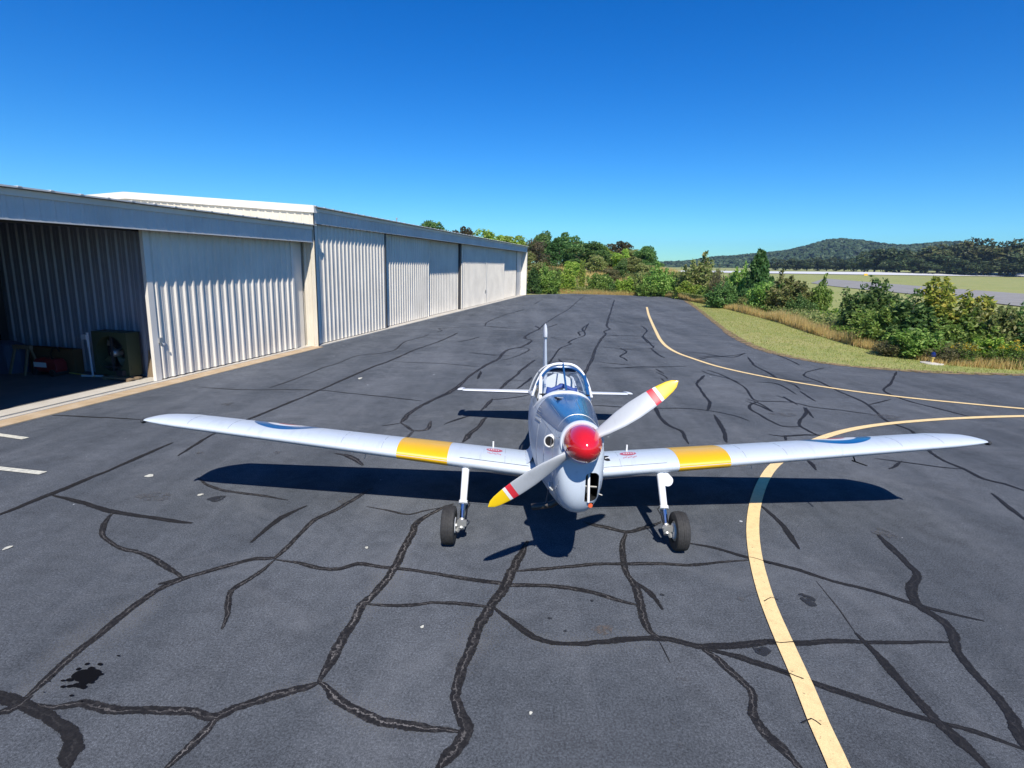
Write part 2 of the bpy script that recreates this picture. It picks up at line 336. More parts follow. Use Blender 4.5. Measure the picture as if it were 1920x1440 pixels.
# ------------------------------------------------------------------ surveyed positions on the ground (metres)
CRACKS=[(0.085,0.6,[(-3.57,3.54),(-3.57,3.65),(-3.58,3.97),(-3.55,4.24),(-3.52,4.59),(-3.48,4.91),(-3.36,5.1),(-3.2,5.26),(-3.0,5.42),(-2.78,5.57),(-2.58,5.59),(-2.53,5.91),(-2.5,6.24),(-2.47,6.52),(-2.32,6.79),(-2.17,7.14),(-1.99,7.57)]),
(0.075,0.5,[(-2.53,4.38),(-2.6,4.61),(-2.75,4.96),(-2.63,5.25),(-2.57,5.55)]),
(0.075,0.4,[(-2.57,5.55),(-2.28,5.5),(-2.01,5.4),(-1.79,5.41),(-1.64,5.51),(-1.46,5.49),(-1.25,5.44),(-0.98,5.41),(-0.63,5.32),(-0.28,5.23),(-0.03,5.19),(0.05,5.17),(0.49,5.16),(0.87,5.08),(1.12,4.96),(1.29,4.89)]),
(0.1,0.7,[(-0.76,7.1),(-0.91,6.94),(-1.15,6.55),(-1.17,6.29),(-1.19,5.97),(-1.21,5.6),(-1.27,5.23),(-1.32,4.96),(-1.39,4.78),(-1.39,4.56),(-1.44,4.35),(-1.45,4.16),(-1.45,3.98),(-1.46,3.78)]),
(0.05,0.6,[(-1.92,6.95),(-1.62,6.85),(-1.32,6.74),(-1.15,6.84),(-0.92,6.97)]),
(0.1,0.5,[(-1.46,3.78),(-1.54,3.74),(-1.69,3.67),(-1.8,3.6),(-1.86,3.57),(-1.99,3.5),(-2.08,3.4),(-2.27,3.46),(-2.59,3.48),(-2.91,3.48),(-3.12,3.51),(-3.29,3.47),(-3.52,3.5)]),
(0.1,1,[(-2.08,3.4),(-2.08,3.36),(-2.12,3.21),(-2.16,3.1),(-2.19,2.99)]),
(0.15,0.15,[(-3.92,3.64),(-3.78,3.58),(-3.54,3.51),(-3.27,3.4),(-3.06,3.29),(-2.9,3.17),(-2.83,3.05),(-2.8,2.98)]),
(0.12,0.6,[(-3.65,3.35),(-3.63,3.41),(-3.57,3.47),(-3.54,3.58)]),
(0.11,1,[(-1.46,3.78),(-1.38,3.72),(-1.24,3.6),(-1.06,3.5),(-0.88,3.43),(-0.68,3.38),(-0.5,3.36),(-0.31,3.35)]),
(0.115,0.5,[(0.24,6.11),(0.14,5.73),(0.05,5.43),(-0.03,5.08),(-0.15,4.84),(-0.22,4.6),(-0.27,4.34),(-0.32,4.1),(-0.36,3.89),(-0.36,3.66),(-0.31,3.48),(-0.25,3.39),(-0.27,3.27),(-0.34,3.17),(-0.39,3.09),(-0.42,3.02)]),
(0.065,0.3,[(-1.39,4.8),(-1.18,4.78),(-0.92,4.79),(-0.73,4.84),(-0.52,4.84),(-0.23,4.81),(-0.13,4.81)]),
(0.1,0.05,[(-0.12,4.78),(0.01,4.64),(0.13,4.49),(0.25,4.37),(0.41,4.29),(0.6,4.29),(0.91,4.34),(1.21,4.39),(1.38,4.41),(1.53,4.37),(1.7,4.31),(1.89,4.31),(2.14,4.34),(2.35,4.39),(2.63,4.37),(2.93,4.41),(3.37,4.41),(3.76,4.43),(4.03,4.42)]),
(0.1,0.3,[(1.47,6.4),(1.38,6.1),(1.34,5.81),(1.31,5.62),(1.3,5.4),(1.33,5.2),(1.31,4.93),(1.29,4.68),(1.32,4.49),(1.37,4.4)]),
(0.02,0,[(1.36,4.4),(1.38,4.23),(1.39,4.09)]),
(0.08,0.4,[(0.98,6.66),(1.06,6.6),(1.27,6.5),(1.47,6.4),(1.67,6.48),(1.86,6.6),(2.09,6.76)]),
(0.1,0,[(1.33,5.32),(1.43,5.16),(1.5,4.98),(1.53,4.82)]),
(0.07,0.3,[(0.06,5.43),(0.4,5.5),(0.88,5.6),(1.3,5.64),(1.73,5.66),(2.02,5.63),(2.34,5.7),(2.8,5.79)]),
(0.08,0.1,[(2.12,6.17),(2.47,6.05),(2.77,5.85),(2.97,5.75),(3.25,5.59),(3.49,5.39),(3.84,5.21),(4.12,5.0),(4.35,4.88),(4.6,4.76)]),
(0.11,0.3,[(1.7,4.31),(1.79,4.16),(1.87,4.01),(1.93,3.89),(1.96,3.75),(1.88,3.61),(1.86,3.52),(1.89,3.38),(1.94,3.25),(1.99,3.08)]),
(0.085,0,[(1.72,4.28),(2.02,4.16),(2.31,4.01),(2.58,3.85),(2.86,3.7),(3.17,3.55),(3.35,3.49),(3.55,3.4),(3.69,3.3)]),
(0.11,0,[(3.22,4.54),(3.23,4.27),(3.23,3.93),(3.24,3.66),(3.25,3.46),(3.28,3.26),(3.29,3.12)]),
(0.015,0.8,[(3.32,5.39),(3.3,5.14),(3.28,4.88),(3.22,4.52)]),
(0.11,0.1,[(4.69,6.49),(4.64,6.06),(4.58,5.71),(4.53,5.54),(4.31,5.33),(4.16,5.09),(4.14,4.91),(4.2,4.75),(4.15,4.55),(4.0,4.3),(3.93,4.07),(3.9,3.81),(3.84,3.6),(3.7,3.36),(3.66,3.29)]),
(0.1,0.1,[(3.55,7.29),(3.57,6.77),(3.53,6.4),(3.47,6.07)]),
(0.13,0,[(2.2,4.27),(2.25,4.25),(2.29,4.23)]),
(0.1,0.1,[(-6.44,6.36),(-6.43,6.46),(-6.37,6.78),(-6.31,7.13),(-6.24,7.51),(-6.15,8.05),(-6.1,8.65),(-6.04,9.12),(-6.02,9.35)]),
(0.09,0.1,[(-6.27,7.06),(-5.73,6.87),(-5.22,6.65),(-4.71,6.51),(-4.17,6.4),(-3.94,6.37)]),
(0.1,0.3,[(-5.09,6.58),(-4.97,6.28),(-4.83,6.05),(-4.59,5.83),(-4.38,5.7),(-4.08,5.62),(-3.76,5.44),(-3.47,5.25),(-3.31,5.13)]),
(0.09,0.2,[(-3.53,5.04),(-3.43,5.1),(-3.32,5.2)]),
(0.1,0.1,[(-3.0,5.91),(-2.98,6.14),(-2.94,6.43),(-2.85,6.7),(-2.71,6.92)]),
(0.1,0,[(-5.53,8.69),(-5.55,9.15),(-5.58,9.63),(-5.59,9.92)]),
(0.07,0.4,[(-4.69,7.81),(-4.44,7.56),(-4.15,7.39),(-3.79,7.28),(-3.39,7.21),(-3.04,7.09)]),
(0.12,0.5,[(-3.01,9.0),(-2.72,8.86),(-2.38,8.46)]),
(0.09,0.1,[(-5.56,9.86),(-5.48,10.49),(-5.35,11.12),(-5.12,12.37),(-4.88,13.61),(-4.63,15.24),(-4.37,16.83),(-4.05,18.24),(-3.68,20.53),(-3.08,22.97),(-2.6,26.0)]),
(0.055,0.1,[(-7.84,13.59),(-7.11,13.49),(-6.44,13.5),(-5.67,13.58),(-4.87,13.61),(-3.98,13.35),(-3.12,13.1),(-2.15,12.77)]),
(0.05,0.1,[(-6.21,13.71),(-6.01,14.72),(-5.87,15.95),(-5.81,16.65),(-5.6,17.42),(-5.41,18.92),(-4.8,19.48),(-4.42,20.41),(-4.47,22.57),(-4.0,24.18),(-3.84,25.16)]),
(0.045,0.1,[(-3.98,17.94),(-3.21,17.84),(-2.25,17.78),(-1.03,17.36)]),
(0.13,0.5,[(-2.27,10.91),(-2.23,11.61),(-2.06,12.37),(-1.81,13.18),(-1.62,13.65),(-1.44,14.48),(-1.24,15.88),(-0.89,17.57),(-0.49,18.96),(-0.28,20.67),(-0.02,21.38),(0.39,22.01),(0.83,23.83),(0.54,24.65),(0.89,26.69),(1.36,28.36),(1.19,29.82)]),
(0.06,0.1,[(-0.41,18.64),(-0.07,19.13),(0.3,20.0),(0.65,21.21),(0.43,21.73),(-0.02,21.38)]),
(0.08,0.1,[(1.36,28.36),(1.81,31.1),(2.9,36.3),(4.27,42.4),(6.26,53.3),(8.08,62.4)]),
(0.09,0.1,[(1.03,17.45),(1.34,18.78),(1.89,21.68),(2.48,23.12),(2.4,23.43),(2.7,24.5),(3.48,26.36),(3.65,28.83),(4.19,31.0)]),
(0.13,0.3,[(1.93,15.13),(2.05,15.73),(2.37,17.25),(2.86,19.43),(3.35,21.92),(4.03,24.92),(4.55,26.77),(4.65,27.87),(5.13,29.14),(5.21,30.4),(5.89,34.2),(7.11,40.3),(8.29,46.4),(9.95,54.7)]),
(0.11,0.9,[(-2.27,10.91),(-2.05,10.59),(-1.91,10.39),(-1.66,10.48),(-1.67,11.08)]),
(0.07,0.5,[(-2.59,10.66),(-2.42,10.78),(-2.27,10.91)]),
(0.11,0.9,[(-1.91,10.39),(-1.92,10.05),(-1.97,9.78)]),
(0.11,0.3,[(-0.31,14.1),(-0.11,15.19),(0.18,16.37),(0.23,16.8),(0.53,17.95),(0.79,18.92)]),
(0.09,0.1,[(0.15,14.33),(0.47,15.4),(0.59,15.94)]),
(0.12,0.3,[(-0.89,9.74),(-0.78,10.34),(-0.66,10.78),(-0.61,11.17),(-0.51,11.55)]),
(0.14,0.4,[(-0.68,12.02),(-0.61,12.31),(-0.53,12.72),(-0.48,13.15)]),
(0.06,0.1,[(-0.48,13.04),(-0.18,13.18),(0.22,13.44),(0.49,13.7)]),
(0.08,0,[(-1.37,10.87),(-1.16,11.21),(-0.86,11.61)]),
(0.09,0.1,[(3.45,12.8),(3.37,12.17),(3.31,11.31),(3.49,10.79),(3.44,10.4),(3.38,9.97)]),
(0.05,0.1,[(3.42,12.59),(4.16,12.66),(4.7,12.47),(5.09,12.09),(5.26,11.68)]),
(0.1,0.1,[(6.01,16.84),(5.39,15.67),(5.2,14.82),(5.06,14.05),(4.92,13.25),(4.58,12.46)]),
(0.11,0.1,[(4.62,12.14),(4.5,11.49),(4.42,11.05),(4.16,10.12)]),
(0.07,0.1,[(6.41,17.77),(6.58,17.08),(6.63,16.19),(6.57,15.1),(6.32,14.18),(6.27,13.6),(7.03,13.56),(7.41,13.07),(7.96,12.82),(8.48,12.49)]),
(0.07,0.1,[(6.3,13.6),(5.87,13.13),(5.7,12.71),(5.72,12.24),(5.72,11.8),(5.83,11.32),(6.22,11.35)]),
(0.09,0.1,[(7.14,13.04),(6.91,12.49),(6.27,11.56),(6.2,11.01),(6.27,10.65)]),
(0.05,0,[(6.06,13.8),(6.19,13.32),(6.16,12.56)]),
(0.08,0.1,[(10.77,18.71),(9.8,17.92),(9.32,17.24),(9.26,16.73),(9.27,16.11),(9.11,14.91),(9.03,13.65),(8.48,12.04),(8.46,11.19),(7.99,10.15),(7.76,9.49),(7.78,9.01),(7.74,8.53),(7.91,8.32),(8.0,7.99)]),
(0.09,0.1,[(8.95,20.66),(8.6,19.46),(8.41,18.7),(8.33,17.55),(8.09,16.36)]),
(0.1,0.1,[(4.4,22.23),(4.46,21.27),(4.01,20.18),(4.06,19.72),(4.08,19.16)]),
(0.09,0.1,[(7.3,31.4),(7.04,28.81),(6.31,26.49),(6.11,24.58),(5.88,22.76)]),
(0.09,0.1,[(12.99,18.32),(11.51,16.36),(10.54,15.25),(10.37,14.47),(10.37,13.89),(10.56,13.26),(10.79,12.46)]),
(0.06,0.1,[(8.93,13.42),(9.5,13.8),(10.01,14.14)]),
(0.06,0.1,[(6.8,20.11),(7.5,20.7),(8.01,20.77),(8.68,21.12),(9.36,21.75)]),
(0.1,0.1,[(5.24,9.26),(5.22,9.1),(5.14,8.74)]),
(0.08,0,[(7.36,7.93),(7.2,7.46),(7.06,7.01)]),
(0.06,0.1,[(-9.39,10.85),(-8.65,10.79),(-8.11,10.76),(-7.46,10.7)]),
(0.08,0,[(-2.32,22.94),(-1.96,23.5),(-1.48,24.65)]),
(0.07,0.1,[(-3.62,26.22),(-3.45,26.68),(-3.7,27.54),(-2.82,28.2),(-1.52,28.97),(0.17,28.35)]),
(0.07,0.1,[(-1.49,28.98),(-1.46,31.2),(-0.91,34.2),(-0.41,36.5),(0.71,40.3)]),
(0.1,0.2,[(3.19,25.9),(3.29,27.38),(3.68,28.13),(4.05,30.2),(4.4,31.9)]),
(0.05,0,[(6.11,33.6),(6.87,32.5),(7.75,31.5)]),
(0.05,0,[(4.62,26.58),(5.61,26.36),(6.36,25.72),(6.72,24.69)]),
(0.05,0,[(2.79,17.67),(3.86,17.81),(4.95,17.96)]),
(0.06,0,[(4.58,17.18),(4.68,16.59),(4.64,16.03)]),
(0.06,0,[(10.42,21.51),(10.33,20.26),(10.16,19.14)]),
(0.06,0,[(8.15,16.13),(8.25,15.7),(8.11,15.13)]),
(0.05,0,[(1.87,12.75),(2.3,12.69),(3.03,12.56)]),
(0.05,0,[(-1.6,20.21),(-1.09,19.91),(-0.49,19.53)]),
(0.05,0,[(4.1,21.89),(4.69,21.85),(5.55,21.43)]),
(0.06,0,[(7.03,14.25),(7.16,13.8),(7.1,13.25)]),
(0.08,0.2,[(6.93,9.29),(6.63,9.01),(6.44,8.88)]),
(0.05,0.1,[(6.53,9.4),(6.97,9.22),(7.4,9.04),(7.73,8.96)]),
(0.05,0,[(5.09,28.89),(5.81,28.56),(6.62,27.81)]),
(0.055,0,[(4.42,26.13),(5.33,26.51),(6.23,26.47)]),
(0.05,0,[(3.96,24.03),(5.08,24.23),(6.31,23.94)]),
(0.06,0,[(3.66,22.4),(4.48,22.1),(5.63,22.28),(6.04,23.25)]),
(0.08,0,[(5.67,22.29),(5.63,21.58),(5.58,20.41),(5.66,20.07)]),
(0.08,0,[(6.23,26.47),(6.03,24.74),(6.01,24.05),(6.26,23.93)]),
(0.05,0,[(2.95,18.79),(3.65,18.47),(4.07,18.33)]),
(0.06,0,[(3.36,17.65),(4.14,18.04),(4.84,18.13),(5.91,18.37)]),
(0.08,0,[(4.72,17.74),(4.74,17.28),(4.77,16.94)]),
(0.07,0,[(4.47,16.17),(4.48,15.79)]),
(0.06,0,[(6.85,21.77),(7.49,21.33),(8.26,20.56),(9.23,21.59)]),
(0.07,0,[(6.75,19.76),(7.45,20.45),(8.27,20.69)]),
(0.05,0,[(6.16,17.64),(6.26,17.04),(6.58,16.42),(6.71,15.75)]),
(0.05,0,[(1.89,19.3),(2.25,19.13),(2.54,19.06)]),
(0.05,0,[(-1.63,20.08),(-0.68,19.85),(0.03,19.6)]),
(0.05,0,[(-3.91,24.02),(-3.49,23.92),(-3.1,23.81)]),
(0.05,0,[(-0.4,31.1),(0.39,31.3),(1.22,31.5)]),
(0.05,0,[(-1.44,28.99),(-0.44,28.46),(1.03,28.53)]),
(0.06,0,[(0.24,38.4),(0.8,40.9)]),
(0.06,0,[(1.74,46.1),(2.28,50.3),(2.83,53.6)]),
(0.1,0.1,[(-0.97,15.45),(-0.95,16.4),(-1.0,16.65)]),
(0.06,0,[(-0.2,17.76),(-0.02,17.88)]),
(0.05,0,[(-0.2,15.25),(0.04,15.42),(0.42,15.32)]),
(0.07,0,[(1.74,25.25),(1.95,24.73)]),
(0.07,0,[(1.64,19.26),(1.72,18.42)]),
(0.045,0,[(1.66,19.26),(2.2,19.23)]),
(0.05,0,[(1.95,21.83),(2.51,22.07)]),
(0.08,0,[(1.85,29.19),(2.16,30.0),(2.49,30.9)]),
(0.07,0.1,[(5.23,10.71),(5.46,10.62),(6.0,10.74),(6.36,10.73)]),
(0.1,0.1,[(5.54,10.63),(5.4,10.35)]),
(0.08,0,[(7.18,14.15),(7.13,13.79),(7.1,13.57)]),
(0.08,0,[(7.18,13.0),(6.99,12.49),(6.86,12.07)]),
(0.06,0,[(5.91,13.56),(6.07,13.15),(6.15,12.51)]),
(0.05,0,[(7.21,16.02),(7.78,15.79),(7.68,14.44)]),
(0.06,0,[(7.97,14.85),(7.86,14.22),(7.79,13.69)]),
(0.045,0,[(7.93,17.24),(8.16,16.6),(9.25,16.11)])]
LINE_A=[(11.14, 46.2), (9.52, 38.8), (8.35, 33.1), (7.42, 28.42), (6.81, 25.24), (6.5, 23.01), (6.46, 21.31), (6.66, 19.98), (6.96, 18.61), (7.44, 17.53), (8.04, 16.59), (8.74, 15.76), (9.55, 15.02), (10.58, 14.37), (11.64, 13.9), (12.87, 13.43), (15.6, 12.56)]
LINE_B=[(2.24, 3.05), (2.28, 3.26), (2.32, 3.5), (2.4, 3.87), (2.48, 4.31), (2.56, 4.73), (2.66, 5.16), (2.85, 5.8), (3.09, 6.45), (3.37, 7.07), (3.66, 7.62), (4.01, 8.21), (4.41, 8.79), (4.85, 9.29), (5.42, 9.84), (6.2, 10.54), (7.1, 11.15), (8.08, 11.63), (9.17, 12.01), (10.39, 12.34), (12.18, 12.68), (16.4, 13.24)]
APRON_EDGE=[(1.42, 69.0), (8.84, 67.3), (15.14, 66.6), (19.14, 63.9), (15.29, 46.3), (12.69, 35.1), (11.18, 28.49), (10.61, 25.37), (10.37, 22.6), (10.65, 20.91), (11.22, 19.71), (12.0, 19.07), (13.46, 18.47), (15.06, 18.21), (17.21, 18.19), (24.17, 18.31)]
SPOTS=[(-4.02,7.07,0.114,0.086,3,0),(0.89,4.49,0.088,0.076,2,0),(3.05,5.02,0.071,0.093,3,0),(3.03,5.11,0.039,0.038,3,0),(2.24,4.26,0.066,0.069,3,0),(-4.88,7.09,0.284,0.121,1,0),(-2.28,7.13,0.102,0.105,1,0),(0.41,4.64,0.02,0.016,3,0),(0.85,4.93,0.016,0.018,3,0),(1.58,5.06,0.022,0.019,3,0),(1.25,3.45,0.035,0.034,1,0),(1.24,3.27,0.03,0.026,1,0),(2.37,5.02,0.038,0.046,1,0),(1.44,3.9,0.039,0.035,1,0),(-0.76,4.47,0.014,0.022,4,0),(-5.61,5.66,0.029,0.046,4,0),(-5.42,7.81,0.054,0.062,4,0),(-1.63,5.85,0.018,0.024,4,0),(-6.4,12.05,0.115,0.14,1,0),(-3.98,8.96,0.071,0.08,1,0),(-5.25,8.87,0.061,0.078,1,0),(0.54,4.46,0.015,0.015,3,0),(0.2,3.52,0.012,0.015,4,0),(-4.3,7.18,0.036,0.035,4,0),(-4.27,15.14,0.058,0.107,4,0),(6.3,12.29,0.283,0.194,1,0),(8.72,12.32,0.342,0.195,1,0),(4.79,6.53,0.141,0.119,1,0),(-0.15,4.7,0.015,0.016,3,0)]
DASHES=[(-10.03, 9.73, -8.64, 9.36), (-8.4, 8.06, -7.02, 7.81)]
BUSHES=[
(2.25,63.9,-0.02,1.72,2.83,'pine','small dark evergreen just right of the far hangar corner'),
(4.01,64.6,-0.02,2.73,3.66,'leafy','light green bush beside the small dark evergreen past the hangar end'),
(6.36,67.2,-0.02,2.97,3.42,'bright','bright green rounded bush behind the far edge of the pavement'),
(8.42,69.3,-0.01,1.86,3.99,'sapling','slender green sapling standing above the bright bushes at the pavement end'),
(10.11,67.2,-0.02,2.84,3.17,'leafy','mid green bush right of the slender sapling at the far pavement edge'),
(11.92,67.2,-0.02,1.94,1.94,'dark','low dark bush between two brighter ones at the far pavement edge'),
(13.6,66.5,-0.02,2.81,2.49,'bright','low bright yellow green bush at the far end of the pavement'),
(15.17,65.9,-0.02,2.66,3.42,'olive','olive bush behind the far pavement edge, left of the tall green one'),
(16.92,64.6,-0.02,3.85,4.1,'leafy','tall full green bush above the far end of the yellow line'),
(19.29,65.9,-0.02,2.66,3.74,'olive','narrow olive bush right of the tall full green bush'),
(20.56,62.0,-0.02,4.41,5.31,'olive','tallest olive shrub of the row, rising above the horizon of the far field'),
(20.48,55.0,-0.02,2.33,3.86,'brown','brownish thin shrub between the tallest olive shrub and the pine'),
(20.39,50.7,-0.02,2.54,4.11,'leafy','green shrub just left of the young pine'),
(20.71,47.3,-0.02,2.28,4.79,'pine','young dark green pine standing in the hedgerow'),
(17.92,47.7,-0.02,2.58,2.44,'dark','low dark shrub in front of the brownish thin one'),
(19.16,41.9,-0.02,2.43,3.16,'leafy','green shrub at the foot of the young pine'),
(20.29,41.0,-0.02,3.01,3.45,'olive','broad olive shrub right of the young pine'),
(22.51,41.0,-0.02,1.82,3.25,'leafy','upright green shrub in front of the grey taxiway'),
(20.09,38.61,-0.02,1.72,1.87,'dark','low dark shrub below the broad olive one'),
(18.2,28.48,-0.02,2.77,3.35,'dark','large dark green shrub with upright shoots in front of the taxiway'),
(20.84,35.97,-0.02,2.23,1.05,'bright','low bright trailing shrub left of the large dark green one'),
(16.7,25.21,-0.02,2.17,2.17,'leafy','mid green shrub in front of the large dark green one'),
(17.52,24.2,-0.02,2.65,2.6,'dark','wide dark shrub in the middle of the right hand hedge'),
(18.71,23.71,-0.02,3.15,3.29,'yellow','tall yellow green shrub with long sprigs above its top'),
(15.99,21.62,-0.02,1.91,1.53,'leafy','low green shrub before the wide dark one'),
(17.97,21.85,-0.02,2.14,2.08,'leafy','mid green shrub before the tall yellow green one'),
(19.08,21.85,-0.02,1.93,2.8,'olive','wispy olive shrub with thin bare twigs near the picture edge'),
(19.96,21.4,-0.02,2.01,2.35,'dark','dark shrub at the right end of the hedge'),
(15.38,22.07,-0.02,1.3,0.86,'brown','low brownish scrub at the foot of the hedge'),
(16.49,20.75,-0.02,1.43,0.9,'brown','low twiggy scrub behind the blue edge light'),
(17.05,20.54,-0.02,1.01,0.95,'goldenrod','small clump of yellow goldenrod right of the blue edge light'),
(18.26,20.12,-0.02,1.42,1.15,'goldenrod','large clump of yellow goldenrod near the picture edge'),
(15.84,22.76,-0.02,1.07,0.67,'goldenrod','pale yellow goldenrod clump left of the blue edge light'),
(17.08,27.91,-0.02,1.63,0.92,'leafy','low green shrub before the left flank of the large dark one'),
(19.57,45.8,-0.02,2.21,1.64,'olive','low olive shrub under the young pine, on its left'),
(18.73,59.6,-0.02,2.87,2.12,'bright','low bright shrub below the tallest olive shrub'),
(19.74,56.6,-0.02,2.73,1.96,'leafy','low green shrub below the tallest olive shrub, on its right'),
(15.47,63.9,-0.02,2.7,2.21,'leafy','low green shrub before the olive bush at the pavement end'),
(18.22,20.75,-0.02,1.63,1.26,'bright','bright green low shrub between the two goldenrod clumps'),
]
TREES=[
(-16.98,120,3.08,6.98,9.23,'dark','dark rounded tree top showing over the hangar roof, leftmost of the three'),
(-11.58,125,3.08,5.41,8.27,'brown','brownish tree top over the hangar roof next to the dark one'),
(-5.23,115,3.08,9.09,7.12,'bright','light green tree top over the hangar roof'),
(-0.85,110,3.04,6.22,6.15,'bright','yellow green tree over the far end of the hangar roof'),
(6.08,125,3.08,5.88,7.77,'dark','dark tree top with gaps behind the bare brown tree'),
(3.97,100,2.43,5.29,5.41,'bare','bare grey brown tree beside the hangar end'),
(11.07,118,3.08,6.44,7.47,'dark','tallest dark tree on the slope'),
(7.85,104,2.75,5.3,5.46,'pine','dark evergreen left of the big dense tree on the slope'),
(12.85,100,2.43,7.37,5.25,'dark','big dense dark green tree in the middle of the slope'),
(17.61,112,3.08,4.66,4.49,'bright','yellow green tree right of the big dense one'),
(22.59,122,3.08,6.45,5.74,'brown','dark brown green tree with a flat top on the slope'),
(19.16,100,2.43,3.41,4.11,'bright','light green tree before the flat topped one'),
(24.66,115,3.08,3.92,3.8,'olive','small olive tree left of the dome shaped one'),
(25.5,110,3.04,4.16,4.54,'dome','dark dome shaped tree at the right end of the slope'),
(16.96,88,1.21,2.34,3.38,'dark','small dark shrub on the open grass of the slope'),
(14.43,84,0.81,2.72,2.28,'brown','grey brown scrub low on the slope'),
(3.86,86,1.01,3.6,2.62,'olive','olive scrub below the bare tree'),
(9.2,88,1.21,3.01,2.96,'bright','small light green tree below the big dense one'),
(6.03,84,0.81,3.2,2.24,'olive','tangled olive scrub low on the slope near the hangar'),
(19.17,84,0.81,3.51,3.18,'olive','olive scrub under the dome shaped tree'),
(1.77,95,1.95,3.6,3.6,'olive','olive tree half hidden by the hangar end'),
(3.33,145,3.08,8.22,5.7,'olive','olive tree far back behind the bare tree'),
(9.12,140,3.08,7.93,6.94,'dark','dark tree behind the evergreen on the slope'),
(16.88,150,3.08,9.07,6.62,'olive','olive tree showing over the big dense tree'),
(22.32,145,3.08,8.24,4.4,'dark','dark low tree behind the yellow green one'),
(30.45,150,2.74,9.09,5.34,'olive','olive tree behind the flat topped one'),
(34.12,140,2.09,5.31,3.72,'dark','low dark tree at the foot of the dome shaped one'),
(13.94,95,1.95,3.96,3.36,'olive','olive bushy tree right of the big dense one, lower on the slope'),
(17.86,105,2.81,4.97,3.35,'dark','dark bushy tree left of the flat topped one'),
(20.29,96,2.05,4.01,3.07,'olive','olive bushy tree below the small olive one'),
]
FAR_TREES=[
(299.4,480,1.23,13.62,19.53),
(301.7,470,1.23,17.76,21.11),
(305.3,460,1.23,19.13,20.51),
(312.2,455,1.23,20.63,21.39),
(319.8,450,1.23,22.1,21.03),
(337.4,460,1.23,21.73,21.27),
(331.8,440,1.23,22.42,23.08),
(349.6,450,1.23,21.21,25.87),
(343.2,430,1.23,18.66,23.45),
(350.5,430,1.23,23.48,27.97),
(358.5,425,1.23,18.41,27.17),
(363.3,420,1.23,20.56,27.47),
(373.9,420,1.23,22.14,27.72),
(394.3,430,1.23,24.29,27.42),
(297.9,440,1.23,16.67,14.14),
(311.6,430,1.23,17.93,13.55),
(327.8,425,1.23,18.51,15.07),
(347.3,415,1.23,19.63,16.18),
(360.7,410,1.23,19.4,15.66),
(334.1,415,1.23,15.72,13.55),
(314.5,520,1.23,12.82,14.01),
(317.5,540,1.23,13.32,13.25),
(321.2,560,1.23,13.81,14.51),
(311.8,560,1.23,13.81,13.25),
(313.5,580,1.23,14.3,14.51),
(302.6,580,1.23,14.31,13.17),
(296.6,590,1.23,14.55,13.65),
(285.5,590,1.23,14.56,12.83),
(279.5,600,1.23,14.8,13.32),
]
TAXIWAY=[(165.0, 323.0), (136.9, 225.5), (118.7, 168.8), (108.4, 135.5), (98.6, 107.6), (90.5, 83.0), (52.4, 47.7), (57.1, 62.0), (60.2, 70.7), (65.2, 86.4), (69.4, 105.5), (76.5, 134.1), (83.1, 162.2)]
HILL=[(0.1745,0.6),(0.2467,9.5),(0.3078,14.4),(0.3745,21.7),(0.4065,25.6),(0.4525,33.7),(0.4819,39.7),(0.5031,46.2),(0.5206,48.6),(0.5383,47.0),(0.5660,43.0),(0.6053,41.4),(0.6421,43.6),(0.6657,44.2),(0.6837,38.3),(0.7014,31.2),(0.7241,23.0),(0.7560,16.5),(0.8222,12.4),(0.9372,10.1)]
DRY_PATH=[(1.68, 65.9), (8.56, 65.2), (17.17, 64.6), (18.12, 51.2), (17.53, 41.4), (17.01, 35.25), (15.95, 29.37), (15.41, 24.7), (15.55, 22.07), (15.81, 20.13), (17.07, 19.52), (18.23, 19.31)]
TAXI_FAR=[(141.3, 254.9), (129.4, 213.1), (111.6, 158.6), (102.9, 128.6), (96.0, 104.8), (89.5, 78.6)]
TAXI_NEAR=[(83.0, 156.2), (72.6, 127.3), (66.9, 101.7), (62.7, 83.1), (55.2, 60.0), (51.9, 45.3)]
PAINT_CRACKS=[[(2.79, 5.84), (2.87, 5.8), (2.98, 5.7)], [(2.35, 4.39), (2.45, 4.37), (2.6, 4.38)], [(2.27, 4.03), (2.33, 3.99), (2.43, 3.93)], [(2.58, 4.98), (2.68, 5.05), (2.74, 5.02)], [(2.19, 3.48), (2.28, 3.53), (2.32, 3.47)]]

# ================================================================== GROUND
def S(t):
    t = np.clip(t, 0, 1); return t*t*(3 - 2*t)
def terrain(X, Y):
    X = np.asarray(X, float); Y = np.asarray(Y, float)
    a = np.maximum(0.75 + (X - 185)*.0085, 0)*S((X - 60)/100)
    z = -0.02 + 3.2*S((Y - 68)/45)*S((48 - X)/22)
    z = z + np.minimum(a, 4)*S((Y - 120)/260) + np.minimum(1.2 + np.maximum(X - 185, 0)*.008, 4)*S((X - 60)/100)*np.clip((Y - 395)/45, 0, 1)
    return z
def axis(segs):
    out = []
    for a, b, st in segs: out += list(np.arange(a, b, st))
    return np.array(out + [segs[-1][1]])
gx = axis([(-3200, -600, 650), (-600, -60, 60), (-60, 60, 2), (60, 520, 10), (520, 3200, 536)])
gy = axis([(-3200, -600, 650), (-600, -20, 58), (-20, 140, 2), (140, 520, 7.6), (520, 3200, 536)])
GX, GY = np.meshgrid(gx, gy); GZ = terrain(GX, GY)
nx, ny = len(gx), len(gy)
vs_ = np.stack([GX.ravel(), GY.ravel(), GZ.ravel()], 1)
fs_ = [(j*nx+i, j*nx+i+1, (j+1)*nx+i+1, (j+1)*nx+i) for j in range(ny-1) for i in range(nx-1)]
o = MB().add(vs_, fs_).build('ground', GRASSM, smooth=True, fix=False); tag(o, kind='structure')

